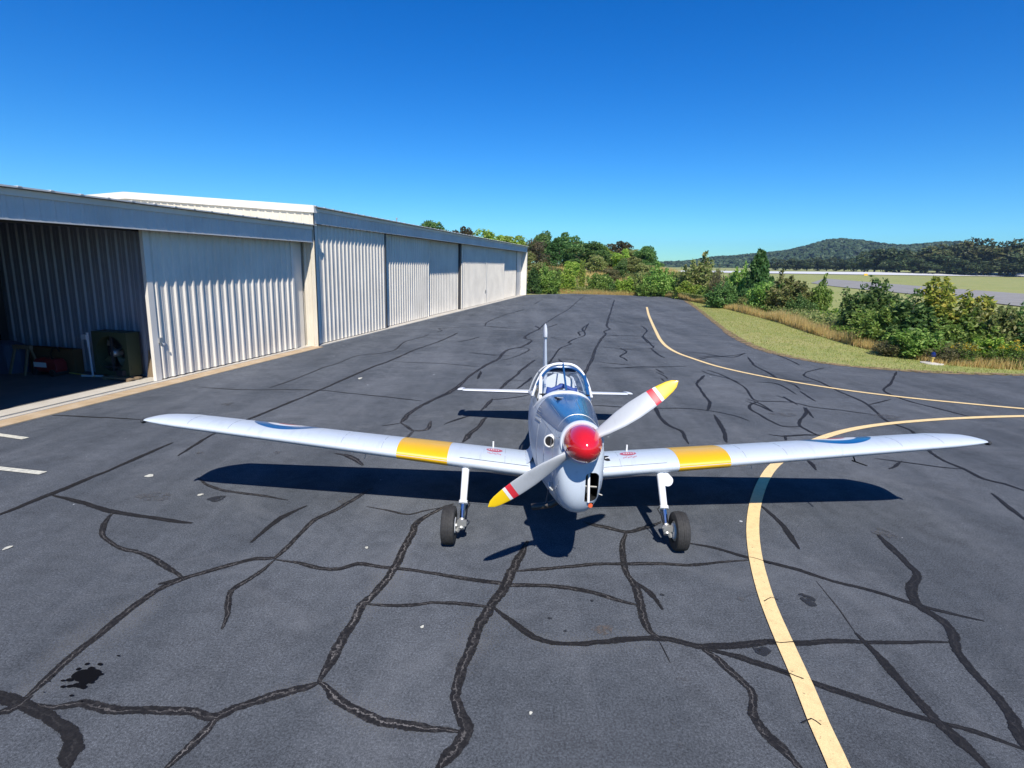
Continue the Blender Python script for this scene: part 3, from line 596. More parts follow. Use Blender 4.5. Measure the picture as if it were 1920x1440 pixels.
# hangar frames: u along the front, v inwards
class Fr:
    def __init__(s, ox, oy, al): s.o = (ox, oy); s.U = (math.sin(al), math.cos(al)); s.V = (-math.cos(al), math.sin(al))
    def __call__(s, u, v, z): return (s.o[0] + u*s.U[0] + v*s.V[0], s.o[1] + u*s.U[1] + v*s.V[1], z)
    def loc(s, o, z=0):  # place an Empty at the frame origin, local x = u, y = v
        pass
H1 = Fr(-9.33, 14.06, .2272); H2 = Fr(-7.78, 20.78, .217)

# apron asphalt
edge = APRON_EDGE
poly = [H1(-30, .45, 0)[:2], H1(6.9, .45, 0)[:2], H2(40.5, .3, 0)[:2]] + edge[1:] + [(60, -25), (-12, -25)]
bm = bmesh.new(); vv = [bm.verts.new((x, y, 0)) for x, y in poly]; bm.faces.new(vv)
bmesh.ops.triangulate(bm, faces=bm.faces); me = bpy.data.meshes.new('apron'); bm.to_mesh(me); bm.free(); me.materials.append(ASPHALT)
APRON = bpy.data.objects.new('apron', me); COL.objects.link(APRON); tag(APRON, kind='structure')
if APRON.data.polygons[0].normal.z < 0: APRON.data.flip_normals()

def smooth_path(pts, step=.12):
    P = [Vector((*p, 0)) for p in pts]; out = []
    P = [P[0]*2 - P[1]] + P + [P[-1]*2 - P[-2]]
    for i in range(1, len(P)-2):
        k = max(2, int((P[i+1]-P[i]).length/step))
        for j in range(k):
            t = j/k; a, b, c, d = P[i-1], P[i], P[i+1], P[i+2]
            out.append(.5*((2*b) + (c-a)*t + (2*a-5*b+4*c-d)*t*t + (3*b-a-3*c+d)*t**3))
    out.append(P[-2]); return out
def ribbon(name, pts, width, z, material, parent=None, step=.12, jit=.25, taper=True, wander=.0, seed=0, zf=None):
    r = random.Random(seed); P = smooth_path(pts, step); m = len(P); vs, fs, uv = [], [], []
    wv = 1.0; L = 0; off = 0
    for i, p in enumerate(P):
        t = (P[min(i+1, m-1)] - P[max(i-1, 0)]).normalized(); nrm = Vector((-t.y, t.x, 0))
        wv += (1 - wv)*.2 + r.uniform(-jit, jit)*.5; off += -off*.3 + r.uniform(-wander, wander)
        w = width*max(.45, wv)*.5
        if taper: w *= min(1, .35 + min(i, m-1-i)*.22)
        if i: L += (P[i]-P[i-1]).length
        for sgn in (-1, 1):
            q = p + nrm*(sgn*w + off*width); vs.append((q.x, q.y, (zf(q.x, q.y) if zf else 0) + z)); uv.append((L, .5 + .5*sgn))
        if i: fs.append((2*i-2, 2*i-1, 2*i+1, 2*i))
    mb = MB().add(vs, fs); o = mb.build(name, material, parent, fix=False)
    lay = o.data.uv_layers.new(name='uv'); 
    for li, lp in enumerate(o.data.loops): lay.data[li].uv = uv[lp.vertex_index]
    if o.data.polygons[0].normal.z < 0: o.data.flip_normals()
    return o
for i, (w, li, pts) in enumerate(CRACKS):
    ribbon('crack_seal', pts, w*.98, .004 + i*.00006, TAR[0 if li < .25 else (1 if li < .65 else 2)], APRON, step=.10, jit=.30, wander=.10, seed=i)
for k, (i, wf, a, b) in enumerate(((0, .75, 0, 8), (3, .34, 3, 13), (10, .60, 2, 9), (9, .36, 0, 7), (5, .34, 0, 6), (12, .3, 2, 12))):
    pts = CRACKS[i][2][a:b:2]
    ribbon('bleached_dust', pts, wf, .0020 + k*.0002, DUST, APRON, step=.35, jit=.15, seed=50+i)
def blob(name, x, y, rx, ry, z, material, ang=0, n=18, rough=.25, seed=0):
    r = random.Random(seed); ph = [r.uniform(0, 6.28) for _ in range(4)]; vs = []
    for k in range(n):
        a = 2*PI*k/n; rr = 1 + rough*(math.sin(2*a+ph[0])*.5 + math.sin(3*a+ph[1])*.5 + math.sin(5*a+ph[2])*.35)
        px, py = rx*rr*math.cos(a), ry*rr*math.sin(a)
        vs.append((x + px*math.cos(ang) - py*math.sin(ang), y + px*math.sin(ang) + py*math.cos(ang), z))
    return MB().add(vs, [tuple(range(n))]).build(name, material, APRON, fix=False)
# oil splash with droplets, grease spots, rusty patch, pale scraps
mb = MB(); r = random.Random(3)
def blobv(x, y, rx, ry, ang, z, n=12):
    return [(x + rx*math.cos(2*PI*k/n)*math.cos(ang) - ry*math.sin(2*PI*k/n)*math.sin(ang), y + rx*math.cos(2*PI*k/n)*math.sin(ang) + ry*math.sin(2*PI*k/n)*math.cos(ang), z) for k in range(n)]
ox, oy = -3.29, 3.78
for k in range(46):
    d = abs(r.gauss(0, .12)) if k > 7 else r.uniform(0, .05); a = r.uniform(0, 6.28)
    rr = (.055 if k < 8 else max(.006, .028 - d*.09))
    mb.add(blobv(ox + d*math.cos(a), oy + d*math.sin(a)*1.3, rr*r.uniform(.7, 1.1), rr*r.uniform(.9, 1.6), r.uniform(1., 1.8), .010 + k*.00003), [tuple(range(12))])
mb.build('oil_stain', OIL, APRON, fix=False)
for k, (x, y, rx, ry, m_, a) in enumerate(SPOTS):
    blob('surface_stain', x, y, rx, ry, .0100 + k*.00005, (OIL, GREASE, RUST, DARKPATCH, DASH)[m_], a, seed=k)
# painted lines
o = ribbon('taxi_line', LINE_A, .15, .0125, LINE, None, .25, .03, False, seed=1); tag(o, 'cream yellow taxi line curving from the far pavement to the right edge', kind='structure')
o = ribbon('taxi_line', LINE_B, .15, .0130, LINE, None, .20, .03, False, seed=2); tag(o, 'cream yellow taxi line sweeping under the right wing to the bottom edge', kind='structure')
for k, pts in enumerate(PAINT_CRACKS): o = ribbon('paint_crack', pts, .014, .0145 + k*.0001, TAR[0], APRON, .05, .3, False, .4, seed=80+k)
for x0, y0, x1, y1 in DASHES:
    o = ribbon('parking_mark', [(x0, y0), ((x0+x1)/2, (y0+y1)/2), (x1, y1)], .12, .0128, DASH, None, .2, .05, False, seed=3); tag(o, kind='structure')
# bare earth along the edge of the pavement, grey taxiway and runway on the field
ribbon('bare_verge', [(x + .10, y + .10) for x, y in edge[3:]], .40, .012, BARE, None, .5, .3, False, seed=4)['kind'] = 'structure'
def sheet(name, A, B, material, dz, k=14):
    vs, fs = [], []
    def at(L, t):
        t *= len(L)-1; i = min(int(t), len(L)-2); f_ = t - i
        return [L[i][j]*(1-f_) + L[i+1][j]*f_ for j in (0, 1)]
    for i in range(k+1):
        for j in range(5):
            p, q = at(A, i/k), at(B, i/k); x = p[0]*(1-j/4) + q[0]*j/4; y = p[1]*(1-j/4) + q[1]*j/4
            vs.append((x, y, float(terrain(x, y)) + dz))
    fs = [(i*5+j, i*5+j+1, i*5+j+6, i*5+j+5) for i in range(k) for j in range(4)]
    o = MB().add(vs, fs).build(name, material, fix=False); tag(o, kind='structure')
    if o.data.polygons[0].normal.z < 0: o.data.flip_normals()
sheet('taxiway', TAXI_FAR, TAXI_NEAR, TWAY, .10)
sheet('runway', [(120, 400), (250, 402), (420, 405), (620, 408)], [(120, 438), (250, 440), (420, 442), (620, 445)], RWAY, .35)

# ================================================================== HANGARS
PITCH = .305
def rib_profile(L, depth=.036, pitch=PITCH, start=.06):
    """points (s, d) of a trapezoid ribbed sheet along s"""
    out = [(0, 0)]; s = start
    while s + .13 < L:
        out += [(s, 0), (s+.032, depth), (s+.078, depth), (s+.11, 0)]
        if s + pitch < L - .02:
            out += [(s+.190, 0), (s+.200, depth*.16), (s+.225, depth*.16), (s+.235, 0)]
        s += pitch
    out.append((L, 0)); return out
def corr(fr, u0, u1, v, z0, z1, depth=.042, face=-1):
    """vertical ribbed sheet along u at depth v; ribs stick out towards face*v"""
    pr = rib_profile(u1-u0, depth); vs, fs = [], []
    for s, d in pr:
        vs += [fr(u0+s, v + face*d, z0), fr(u0+s, v + face*d, z1)]
    for i in range(len(pr)-1): fs.append((2*i, 2*i+2, 2*i+3, 2*i+1))
    return vs, fs
def corr_v(fr, v0, v1, u, z0, z1f, depth=.036, face=-1):
    pr = rib_profile(v1-v0, depth); vs, fs = [], []
    for s, d in pr: vs += [fr(u + face*d, v0+s, z0), fr(u + face*d, v0+s, z1f(v0+s) if callable(z1f) else z1f)]
    for i in range(len(pr)-1): fs.append((2*i, 2*i+2, 2*i+3, 2*i+1))
    return vs, fs
def fbox(fr, u0, u1, v0, v1, z0, z1): return MB().box(u0, u1, v0, v1, z0, z1, M=fr)
def leaf_door(fr, parent, u0, u1, v, z0, z1, latch=None, stile=(.09, .09)):
    d = MB().add(*corr(fr, u0+stile[0], u1-stile[1], v, z0, z1))
    d.box(u0+.01, u1-.01, v+.004, v+.05, z0, z1, M=fr)
    o = d.build('sliding_door', CLAD, parent, fix=False)
    fbox(fr, u0, u0+stile[0], v-.040, v+.06, z0-.02, z1).build('door_stile', TRIM, o)
    fbox(fr, u1-stile[1], u1, v-.040, v+.06, z0-.02, z1).build('door_stile', TRIM, o)
    if latch is not None:
        l = MB(); l.box(latch-.05, latch+.05, v-.075, v-.042, 1.02, 1.16, M=fr)
        l.tube([fr(latch+.02, v-.085, 1.02), fr(latch+.03, v-.11, .97), fr(latch+.06, v-.11, .95), fr(latch+.08, v-.09, 1.0)], .012, 6)
        l.build('door_latch', GALV, o)
    return o
def fascia(fr, parent, u0, u1, v, z0, z1, w=.915):
    u = u0
    while u < u1 - .05:
        e = min(u + w, u1); s = MB().add(*corr(fr, u, e, v, z0, z1-.14, .018)); s.box(u+.003, e-.003, v+.004, v+.04, z0, z1-.14, M=fr)
        s.build('fascia_sheet', CLAD2, parent, fix=False); u = e
    MB().box(u0, u1, v-.045, v+.04, z1-.14, z1-.012, M=fr).build('eave_trim', TRIM, parent)
    MB().box(u0, u1, v-.024, v+.042, z0-.03, z0-.001, M=fr).build('fascia_sill', CLAD2, parent)
def roof(fr, parent, u0, u1, v0, z0, v1, z1, w=.61):
    u = u0; k = 0
    while u < u1 - .05:
        e = min(u + w, u1)
        s = MB(); s.add([fr(a, b, z + dz) for dz in (0, .03) for (a, b, z) in ((u, v0, z0), (e-.002, v0, z0), (e-.002, v1, z1), (u, v1, z1))], [(0, 1, 2, 3), (4, 5, 6, 7), (0, 1, 5, 4), (1, 2, 6, 5), (2, 3, 7, 6), (3, 0, 4, 7)])
        o = s.build('roof_sheet', ROOF, parent)
        rb = MB(); rb.add([fr(a, b, z + dz) for (b, z) in ((v0-.012, z0-.001), (v1, z1)) for (a, dz) in ((u-.045, .02), (u-.028, .042), (u+.028, .042), (u+.045, .02))], [(0, 1, 2, 3), (4, 5, 6, 7), (0, 1, 5, 4), (1, 2, 6, 5), (2, 3, 7, 6)])
        rb.build('roof_rib', ROOF, o); u = e
# ---- near hangar (open bay)
A1 = empty('hangar', H1(3, 3, 0)); tag(A1, 'low cream metal hangar on the left with an open dark bay and ribbed door', 'hangar')
def under(o_root):  # parent keeps world placement
    pass
def attach(root, start):
    bpy.context.view_layer.update()
    for o in start:
        o.matrix_parent_inverse = root.matrix_world.inverted()
def new_since(mark): return [o for o in COL.objects if o.name not in mark]
mark = set(o.name for o in COL.objects)
D1 = leaf_door(H1, A1, 0.0, 6.12, 0.0, .06, 4.1, latch=.22, stile=(.17, .10))
MB().box(6.12, 6.30, .02, .12, .06, 4.1, M=H1).build('door_edge_plate', CLAD, A1)
MB().box(6.36, 6.80, .10, .30, .0, 4.1, M=H1).build('door_post', TRIM, A1)
fascia(H1, A1, -22.0, 6.82, -.38, 3.90, 4.47)
roof(H1, A1, -22.0, 6.88, -.56, 4.47, 9.0, 4.60)
# opening header behind the fascia, jamb far left, inner partition, back wall, ceiling, unseen light-blocking wall on the left
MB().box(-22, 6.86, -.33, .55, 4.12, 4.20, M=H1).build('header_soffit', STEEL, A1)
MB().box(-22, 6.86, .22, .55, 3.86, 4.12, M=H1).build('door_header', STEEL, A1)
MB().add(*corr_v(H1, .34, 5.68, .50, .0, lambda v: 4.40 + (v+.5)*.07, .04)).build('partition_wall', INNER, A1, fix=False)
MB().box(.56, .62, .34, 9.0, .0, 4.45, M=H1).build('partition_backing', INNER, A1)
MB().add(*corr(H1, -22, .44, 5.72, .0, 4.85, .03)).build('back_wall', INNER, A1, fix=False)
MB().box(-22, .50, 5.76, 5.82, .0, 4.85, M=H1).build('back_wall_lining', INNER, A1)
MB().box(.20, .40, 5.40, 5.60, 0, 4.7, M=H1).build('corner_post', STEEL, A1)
for u in (-16.5, -11, -5.5, -.2):
    MB().box(u, u+.14, .6, 5.7, 4.42, 4.62, M=H1).build('roof_beam', STEEL, A1)
MB().box(-22, -21.8, .3, 5.8, 0, 4.6, M=H1).build('end_wall', CLAD, A1)
MB().box(-22, -5.0, .0, .10, 0, 4.1, M=H1).build('front_wall', CLAD, A1)  # out of view; extended to cut sky light and darken the bay
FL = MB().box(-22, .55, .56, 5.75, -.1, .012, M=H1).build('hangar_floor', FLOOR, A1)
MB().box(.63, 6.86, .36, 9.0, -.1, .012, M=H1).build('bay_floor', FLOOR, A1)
attach(A1, [o for o in new_since(mark) if o.parent is A1])
# concrete sill in front of the doors, with the door rail
o = MB().box(-22, 6.9, -.16, .555, -.1, .030, M=H1).build('concrete_sill', CONC); tag(o, kind='structure')
o = MB().box(-22, 6.9, -.62, -.163, -.1, .018, M=H1).build('stained_concrete_edge', TANCONC); tag(o, kind='structure')
o = MB().box(-22, 0, -.03, .03, .0301, .045, M=H1).build('door_rail', GALV); tag(o, 'pale steel door rail in the concrete sill of the open bay', 'door rail')
# ---- far hangar
A2 = empty('hangar', H2(20, 5, 0)); tag(A2, 'long taller cream metal hangar behind the low one', 'hangar')
mark = set(o.name for o in COL.objects)
RV, RZ, EZ = 7.7, 5.63, 5.13
fascia(H2, A2, .02, 40.6, -.38, 4.58, EZ)
roof(H2, A2, -.02, 40.7, -.56, EZ, RV, RZ)
roof(H2, A2, -.02, 40.7, 2*RV+.5, EZ, RV+.002, RZ)
MB().add(*corr(H2, .45, 6.25, -.22, .06, 4.56)).box(.46, 6.25, -.214, -.16, .06, 4.56, M=H2).build('front_sheet', CLAD, A2, fix=False)
MB().box(.30, .45, -.262, -.1, .06, 4.56, M=H2).build('corner_trim', TRIM, A2)
MB().box(-.02, .28, .0, .14, .06, 4.56, M=H2).build('wall_return', CLAD, A2)
MB().box(6.25, 6.34, -.26, .06, .06, 4.56, M=H2).build('edge_channel', STEEL, A2)
leaf_door(H2, A2, 6.42, 12.52, .0, .06, 4.56, latch=6.7, stile=(.08, .06))
leaf_door(H2, A2, 12.55, 18.55, .17, .06, 4.56, stile=(.02, .05))
MB().box(18.62, 18.80, .0, .34, .06, 4.56, M=H2).build('gap_post', STEEL, A2)  # dark strip in place of the shaded gap beside the door post
MB().box(18.86, 19.14, -.05, .2, .06, 4.56, M=H2).build('door_post', TRIM, A2)
leaf_door(H2, A2, 19.20, 25.3, -.03, .06, 4.56, latch=25.1, stile=(.05, .10))
leaf_door(H2, A2, 25.32, 31.5, -.03, .06, 4.56, stile=(.10, .06))
leaf_door(H2, A2, 31.55, 37.5, .15, .06, 4.56, stile=(.02, .06))
MB().box(37.55, 37.7, .1, .3, .06, 4.56, M=H2).build('gap_post', STEEL, A2)
MB().box(37.75, 40.5, .17, .30, .0, 4.56, M=H2).build('end_front_wall', TRIM, A2)
MB().box(40.3, 40.52, -.43, 2*RV+.4, .0, 4.56, M=H2).build('far_end_wall', TRIM, A2)
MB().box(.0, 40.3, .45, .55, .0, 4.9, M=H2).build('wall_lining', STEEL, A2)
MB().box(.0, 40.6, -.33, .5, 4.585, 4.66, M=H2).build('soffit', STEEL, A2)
# near gable wall facing the camera, in sheets, with a deep folded trim along the rake
zr = lambda v: (EZ + (v+.5)/(RV+.5)*(RZ-EZ)) if v < RV else (RZ - (v-RV)/(RV+.5)*(RZ-EZ))
v = -.42
while v < 2*RV + .4:
    e = min(v + .915, 2*RV+.42); pr = rib_profile(e - v, .03); vs, fs = [], []
    for s, d in pr: vs += [H2(-.02 - d, v+s, .0), H2(-.02 - d, v+s, zr(v+s) - .16)]
    for i in range(len(pr)-1): fs.append((2*i, 2*i+2, 2*i+3, 2*i+1))
    MB().add(vs, fs).build('gable_sheet', GABLE, A2, fix=False); v = e
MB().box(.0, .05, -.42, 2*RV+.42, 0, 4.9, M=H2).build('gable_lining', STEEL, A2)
for va, vb in ((-.52, RV), (RV, 2*RV+.52)):
    m_ = MB(); ps = [(a, vv_, zr(vv_) + dz) for vv_ in (va, vb) for a in (-.11, .10) for dz in (-.20, .055)]
    m_.add([H2(*q) for q in ps], [(0, 1, 3, 2), (4, 5, 7, 6), (0, 1, 5, 4), (2, 3, 7, 6), (0, 2, 6, 4), (1, 3, 7, 5)]); m_.build('rake_trim', TRIM, A2)
m_ = MB(); m_.tube([H2(9.5, .6, 5.15), H2(9.5, .6, 5.5)], .03, 8); m_.lathe([(0, .0), (0, .05), (.06, .05), (.06, 0)], lambda a, y, z: H2(9.5 + y, .6 + z, 5.48 + a), 10); m_.build('roof_vent', GALV, A2)
attach(A2, [o for o in new_since(mark) if o.parent is A2])
o = MB().box(.0, 40.5, -.42, .44, -.1, .036, M=H2).build('concrete_sill', CONC); tag(o, kind='structure')

# ================================================================== THINGS IN THE OPEN BAY
F1 = H1
def th(name, u, v, label, cat, z=.012, group=None):
    o = empty(name, F1(u, v, z), -H1_AL); tag(o, label, cat, group); return o
H1_AL = .2272
def lf(P): return P
# local frame of these things: +x = -v (towards the doors on the right), y = u (away from the camera), z up
fan = th('drum_fan', .18, 1.35, 'square olive workshop fan with a round mouth leaning on the bay wall by the door', 'fan', z=.10)
w, hgt, R_ = .56, 1.16, .47; mb = MB(); N = 40
outer = []
for k in range(N):
    a = 2*PI*k/N; cx, cz = math.cos(a), math.sin(a); s = 1/max(abs(cx), abs(cz)); outer.append((cx*s*w, cz*s*hgt*.5 + hgt*.5))
inner = [(R_*math.cos(2*PI*k/N), R_*math.sin(2*PI*k/N) + hgt*.5) for k in range(N)]
rings = [[(x, -.20, z) for x, z in outer], [(x, -.20, z) for x, z in inner], [(x, -.02, z) for x, z in inner], [(x*1.0, .14, z) for x, z in inner]]
mb.loft(rings[:2], False, False); mb.loft(rings[1:], False, False)
mb.loft([[(x, -.20, z) for x, z in outer], [(x, .18, z) for x, z in outer]], False, False)
mb.build('shroud', OLIVE, fan)
MB().box(-w, w, .19, .22, 0, hgt).build('back_plate', STEEL, fan)
for k in range(4):
    a0 = k*PI/2 + .5; b = MB(); pts = []
    for i in range(6):
        rr = .08 + i*.068; aa = a0 + i*.07
        pts += [(rr*math.cos(aa-.32*min(1, .3+i*.2)), -.02 - .04, hgt*.5 + rr*math.sin(aa-.32*min(1, .3+i*.2))), (rr*math.cos(aa+.3*min(1, .3+i*.2)), .06, hgt*.5 + rr*math.sin(aa+.3*min(1, .3+i*.2)))]
    b.add(pts, [(2*i, 2*i+1, 2*i+3, 2*i+2) for i in range(5)]); b.build('fan_blade', GALV if k == 1 else OLIVE, fan, fix=False)
MB().lathe([(-.14, 0), (-.14, .07), (-.10, .10), (.10, .10), (.10, 0)], lambda a, y, z: (y, a, hgt*.5 + z), 16).build('motor', GALV, fan, True)
m_ = MB(); m_.box(-.03, .03, -.16, -.12, 0, hgt); m_.box(-w, w, -.15, -.11, .18, .23); m_.build('motor_mount', STEEL, fan)
MB().box(.24, .44, -.30, -.19, .02, .16).build('switch_box', STEEL, fan)
sk = th('wooden_skid', .02, .82, 'low wooden skid under the square fan, one end out in the sun', 'skid')
m_ = MB()
for y in (-.20, 0.02): m_.box(-.66, .30, y-.05, y+.05, .05, .085)
m_.build('runner_board', WOOD, sk)
for x in (-.55, .2): MB().box(x-.05, x+.05, -.27, .09, .0, .049).build('cross_board', WOOD, sk)
bd = th('leaning_board', .34, .62, 'brown wedge shaped board leaning beside the fan at the door edge', 'board')
MB().add([(-.05, .05, .0), (.22, .02, .0), (.0, .12, .75), (-.05, .07, 0), (.22, .04, 0), (.0, .14, .75)], [(0, 1, 2), (3, 5, 4), (0, 3, 4, 1), (1, 4, 5, 2), (0, 2, 5, 3)]).build('board', WOOD, bd)
pv = th('pipe_stand', -.05, 1.98, 'white plastic pipe stand with a flat foot beside the fan', 'stand')
m_ = MB(); m_.tube([(0, 0, .03), (-.05, .02, 1.05)], .024, 8); m_.build('upright', PVC, pv)
MB().tube([(-.30, -.06, .03), (.26, .08, .03)], .028, 8).build('foot', PVC, pv)
m_ = MB(); m_.box(-.20, -.04, -.04, .06, 1.02, 1.14); m_.tube([(-.05, .02, .80), (-.05, .02, 1.2)], .034, 8); m_.build('bracket', PVC, pv)
rd = th('pressure_washer', -.18, 3.25, 'red workshop machine with a white label and black hose on the bay floor', 'machine')
m_ = MB(); m_.loft([[(x*sx, y*sx*.95, z) for x, y in ((-.36, -.16), (.40, -.16), (.40, .16), (-.36, .16))] for z, sx in ((.10, .96), (.16, 1.04), (.36, 1.0), (.46, .82))]); m_.build('housing', TOOLRED, rd, bevel=.02)
MB().box(-.30, .12, -.185, -.176, .24, .37).build('white_label', LABELW, rd)
MB().tube([(.18, -.05, .45), (.16, -.05, .62), (.24, -.05, .74), (.40, -.05, .77), (.47, -.05, .68)], .018, 8).build('hose', BLACK, rd)
for x in (-.30, .30):
    MB().lathe([(-.20, 0), (-.20, .09), (.20, .09), (.20, 0)], lambda a, y, z, x=x: (x + y, a, .10 + z), 14).build('wheel', RUBBER, rd, True)
cb = th('cardboard_box', .26, 3.55, 'large brown cardboard carton behind the red machine', 'box')
MB().box(-.82, .72, -.10, .16, 0, .66).build('carton', CARD, cb); MB().add([(-.82, -.10, .662), (.72, -.10, .662), (.72, -.24, .74), (-.82, -.24, .74)], [(0, 1, 2, 3)]).build('flap', CARD, cb)
sw = th('sawhorse', -.25, 4.02, 'wooden sawhorse between the tarpaulin bundle and the red machine', 'sawhorse')
MB().box(-.30, .30, -.05, .05, .68, .78).build('beam', WOOD, sw)
for x in (-.22, .22):
    for y in (-.22, .22): MB().tube([(x, y*.15, .70), (x*1.2, y, 0)], .032, 4).build('leg', WOOD, sw)
tp = th('tarpaulin_bundle', -.15, 4.72, 'blue grey tarpaulin draped over a heap in the corner of the bay', 'tarpaulin')
m_ = MB(); rr = random.Random(5); rings = []
for i, (z, s) in enumerate(((0, 1.05), (.25, 1.0), (.55, .93), (.76, .78), (.84, .4), (.85, .05))):
    rings.append([((.55*s + .035*math.sin(k*1.9 + i*.4)*(1 if z < .8 else .2))*math.cos(2*PI*k/28), (.36*s + .035*math.cos(k*2.3 + i))*math.sin(2*PI*k/28), z + rr.uniform(-.01, .01)*(z > 0)) for k in range(28)])
m_.loft(rings).build('tarpaulin', TARP, tp, True)
br = th('broom', .0, 2.62, 'long yellow broom handle lying on the bay floor', 'broom')
MB().tube([(-.55, .10, .03), (.70, -.05, .03)], .018, 8).build('handle', BROOMY, br); MB().box(-.75, -.55, .0, .22, .012, .07).build('brush_head', STEEL, br)

# ================================================================== LIGHT, SIGN ON THE FIELD
lt = empty('edge_light', (15.72, 20.35, float(terrain(15.7, 20.4)))); tag(lt, 'blue taxiway edge light on a pale stem in the mown verge', 'light')
MB().lathe([(0, .36), (.03, .36), (.045, .30), (.05, 0)], lambda a, y, z: (y*1.05, z, a), 24).build('concrete_pad', CONC, lt, True)
MB().lathe([(.05, .035), (.20, .035), (.21, .06), (.25, .06), (.25, 0)], lambda a, y, z: (y, z, a), 14).build('stem', BROOMY, lt, True)
MB().lathe([(.25, .065), (.30, .082), (.38, .078), (.43, .055), (.455, 0)], lambda a, y, z: (y, z, a), 18).build('lamp_globe', LBLUE, lt, True)
sg = empty('runway_sign', (221, 352, float(terrain(221, 352)))); tag(sg, 'small orange yellow sign box beside the far pale runway', 'sign')
MB().box(-1.1, 1.1, -.15, .15, .5, 1.6).build('sign_panel', SIGNY, sg)
for x in (-.7, .7): MB().box(x-.06, x+.06, -.05, .05, 0, .5).build('leg', GALV, sg)

# ================================================================== AIRPLANE
PX, PY, PYAW = .6551, 5.9859, -.0062
PL = empty('airplane', (PX, PY, 0), PYAW)
tag(PL, 'silver grey low wing propeller trainer with red spinner and yellow wing bands', 'airplane')
TH = math.radians(10.0); cT, sT = math.cos(TH), math.sin(TH); HY, HZ = -1.2987, 1.7093
def A(x, y, z): return (x, HY + y*cT + z*sT, HZ - y*sT + z*cT)     # level-flight frame -> stands on its tail wheel
def interp(tab, y):
    if y <= tab[0][0]: return tab[0][1:]
    for a, b in zip(tab, tab[1:]):
        if y <= b[0]:
            t = (y - a[0])/(b[0]-a[0]); t2 = t
            return tuple(p*(1-t2) + q*t2 for p, q in zip(a[1:], b[1:]))
    return tab[-1][1:]
# y, top, bottom, half width, level of the widest point, squareness
FUS = [(.075, .150, -.17, .150, .0, 2.0), (.085, .185, -.25, .186, -.01, 2.0), (.11, .196, -.44, .205, -.06, 2.05), (.15, .202, -.555, .216, -.14, 2.1), (.22, .208, -.645, .228, -.2, 2.2), (.32, .215, -.70, .242, -.24, 2.3),
       (.55, .235, -.745, .268, -.25, 2.4), (.9, .272, -.765, .308, -.24, 2.5), (1.3, .320, -.775, .355, -.22, 2.5), (1.75, .375, -.78, .398, -.16, 2.4), (2.3, .405, -.775, .415, -.12, 2.4), (3.2, .41, -.75, .41, -.1, 2.4),
       (4.1, .40, -.68, .37, -.08, 2.3), (4.7, .37, -.58, .31, -.06, 2.2), (5.4, .31, -.42, .22, -.03, 2.1), (6.2, .24, -.24, .125, .0, 2.0), (6.9, .17, -.10, .05, .03, 2.0), (7.0, .14, -.06, .025, .04, 2.0)]
def sec_pt(y, a, off=0.0):
    top, bot, hw, zm, nn = interp(FUS, y)
    ca, sa = math.cos(a), math.sin(a); e = 2/nn
    x = (hw+off)*math.copysign(abs(ca)**e, ca); hz = (top - zm) if sa >= 0 else (zm - bot)
    return (x, zm + (hz+off)*math.copysign(abs(sa)**e, sa))
def ring(y, n=48, off=0.0):
    return [A(p[0], y, p[1]) for p in (sec_pt(y, 2*PI*k/n, off) for k in range(n))]
def ys(a, b, st): 
    k = max(1, int(round((b-a)/st))); return [a + (b-a)*i/k for i in range(k+1)]
def cutter(o, cut):
    m = o.modifiers.new('cut', 'BOOLEAN'); m.operation = 'DIFFERENCE'; m.object = cut; m.solver = 'EXACT'
def bake(o):
    dg = bpy.context.evaluated_depsgraph_get(); ev = o.evaluated_get(dg); me = bpy.data.meshes.new_from_object(ev)
    o.modifiers.clear(); old = o.data; o.data = me; me.name = old.name
def drop(o): bpy.data.objects.remove(o, do_unlink=True)
cow_y = [.075, .08, .085, .095, .11, .13, .15, .185, .22, .27, .32] + ys(.40, 1.30, .1)
cowl = MB().loft([ring(y, 64) for y in cow_y]).build('cowling', [COWL, BLACK], PL, True, angle=50)
# air intake (picture right), scoop hole (picture left), small lamp hole, filler hole
cuts = []
def hole(x0, x1, z0, z1, y0, y1, rad=.03, shape=None):
    n = 6; pts = []
    for (cx, cz, a0) in ((x1-rad, z1-rad, 0), (x0+rad, z1-rad, 90), (x0+rad*.3, z0+rad*.3, 180), (x1-rad, z0+rad, 270)):
        rr = rad if a0 != 180 else rad*.3
        for k in range(n+1): a = math.radians(a0 + 90*k/n); pts.append((cx + rr*math.cos(a), cz + rr*math.sin(a)))
    return MB().loft([[A(x, y, z) for x, z in pts] for y in (y0, y1)])
c1 = hole(.045, .172, -.555, -.275, -.1, .62, .045).build('c1', [BLACK], PL)
def cyl_cut(P, D, r, L):
    P, D = Vector(P), Vector(D).normalized()
    return MB().tube([P - D*.15, P + D*L], r, 20)
c2 = cyl_cut(A(.115, .16, -.60), Vector(A(0, 1, 0)) - Vector(A(0, 0, 0)), .028, .12).build('c2', [BLACK], PL)
c3 = cyl_cut(A(-.262, .40, -.05), Vector(A(.35, 1, 0)) - Vector(A(0, 0, 0)), .052, .30).build('c3', [BLACK], PL)
for c_ in (c1, c2, c3): cutter(cowl, c_)
bake(cowl); [drop(c_) for c_ in (c1, c2, c3)]
cowl.data.shade_smooth(); cowl.data.set_sharp_from_angle(angle=math.radians(50))
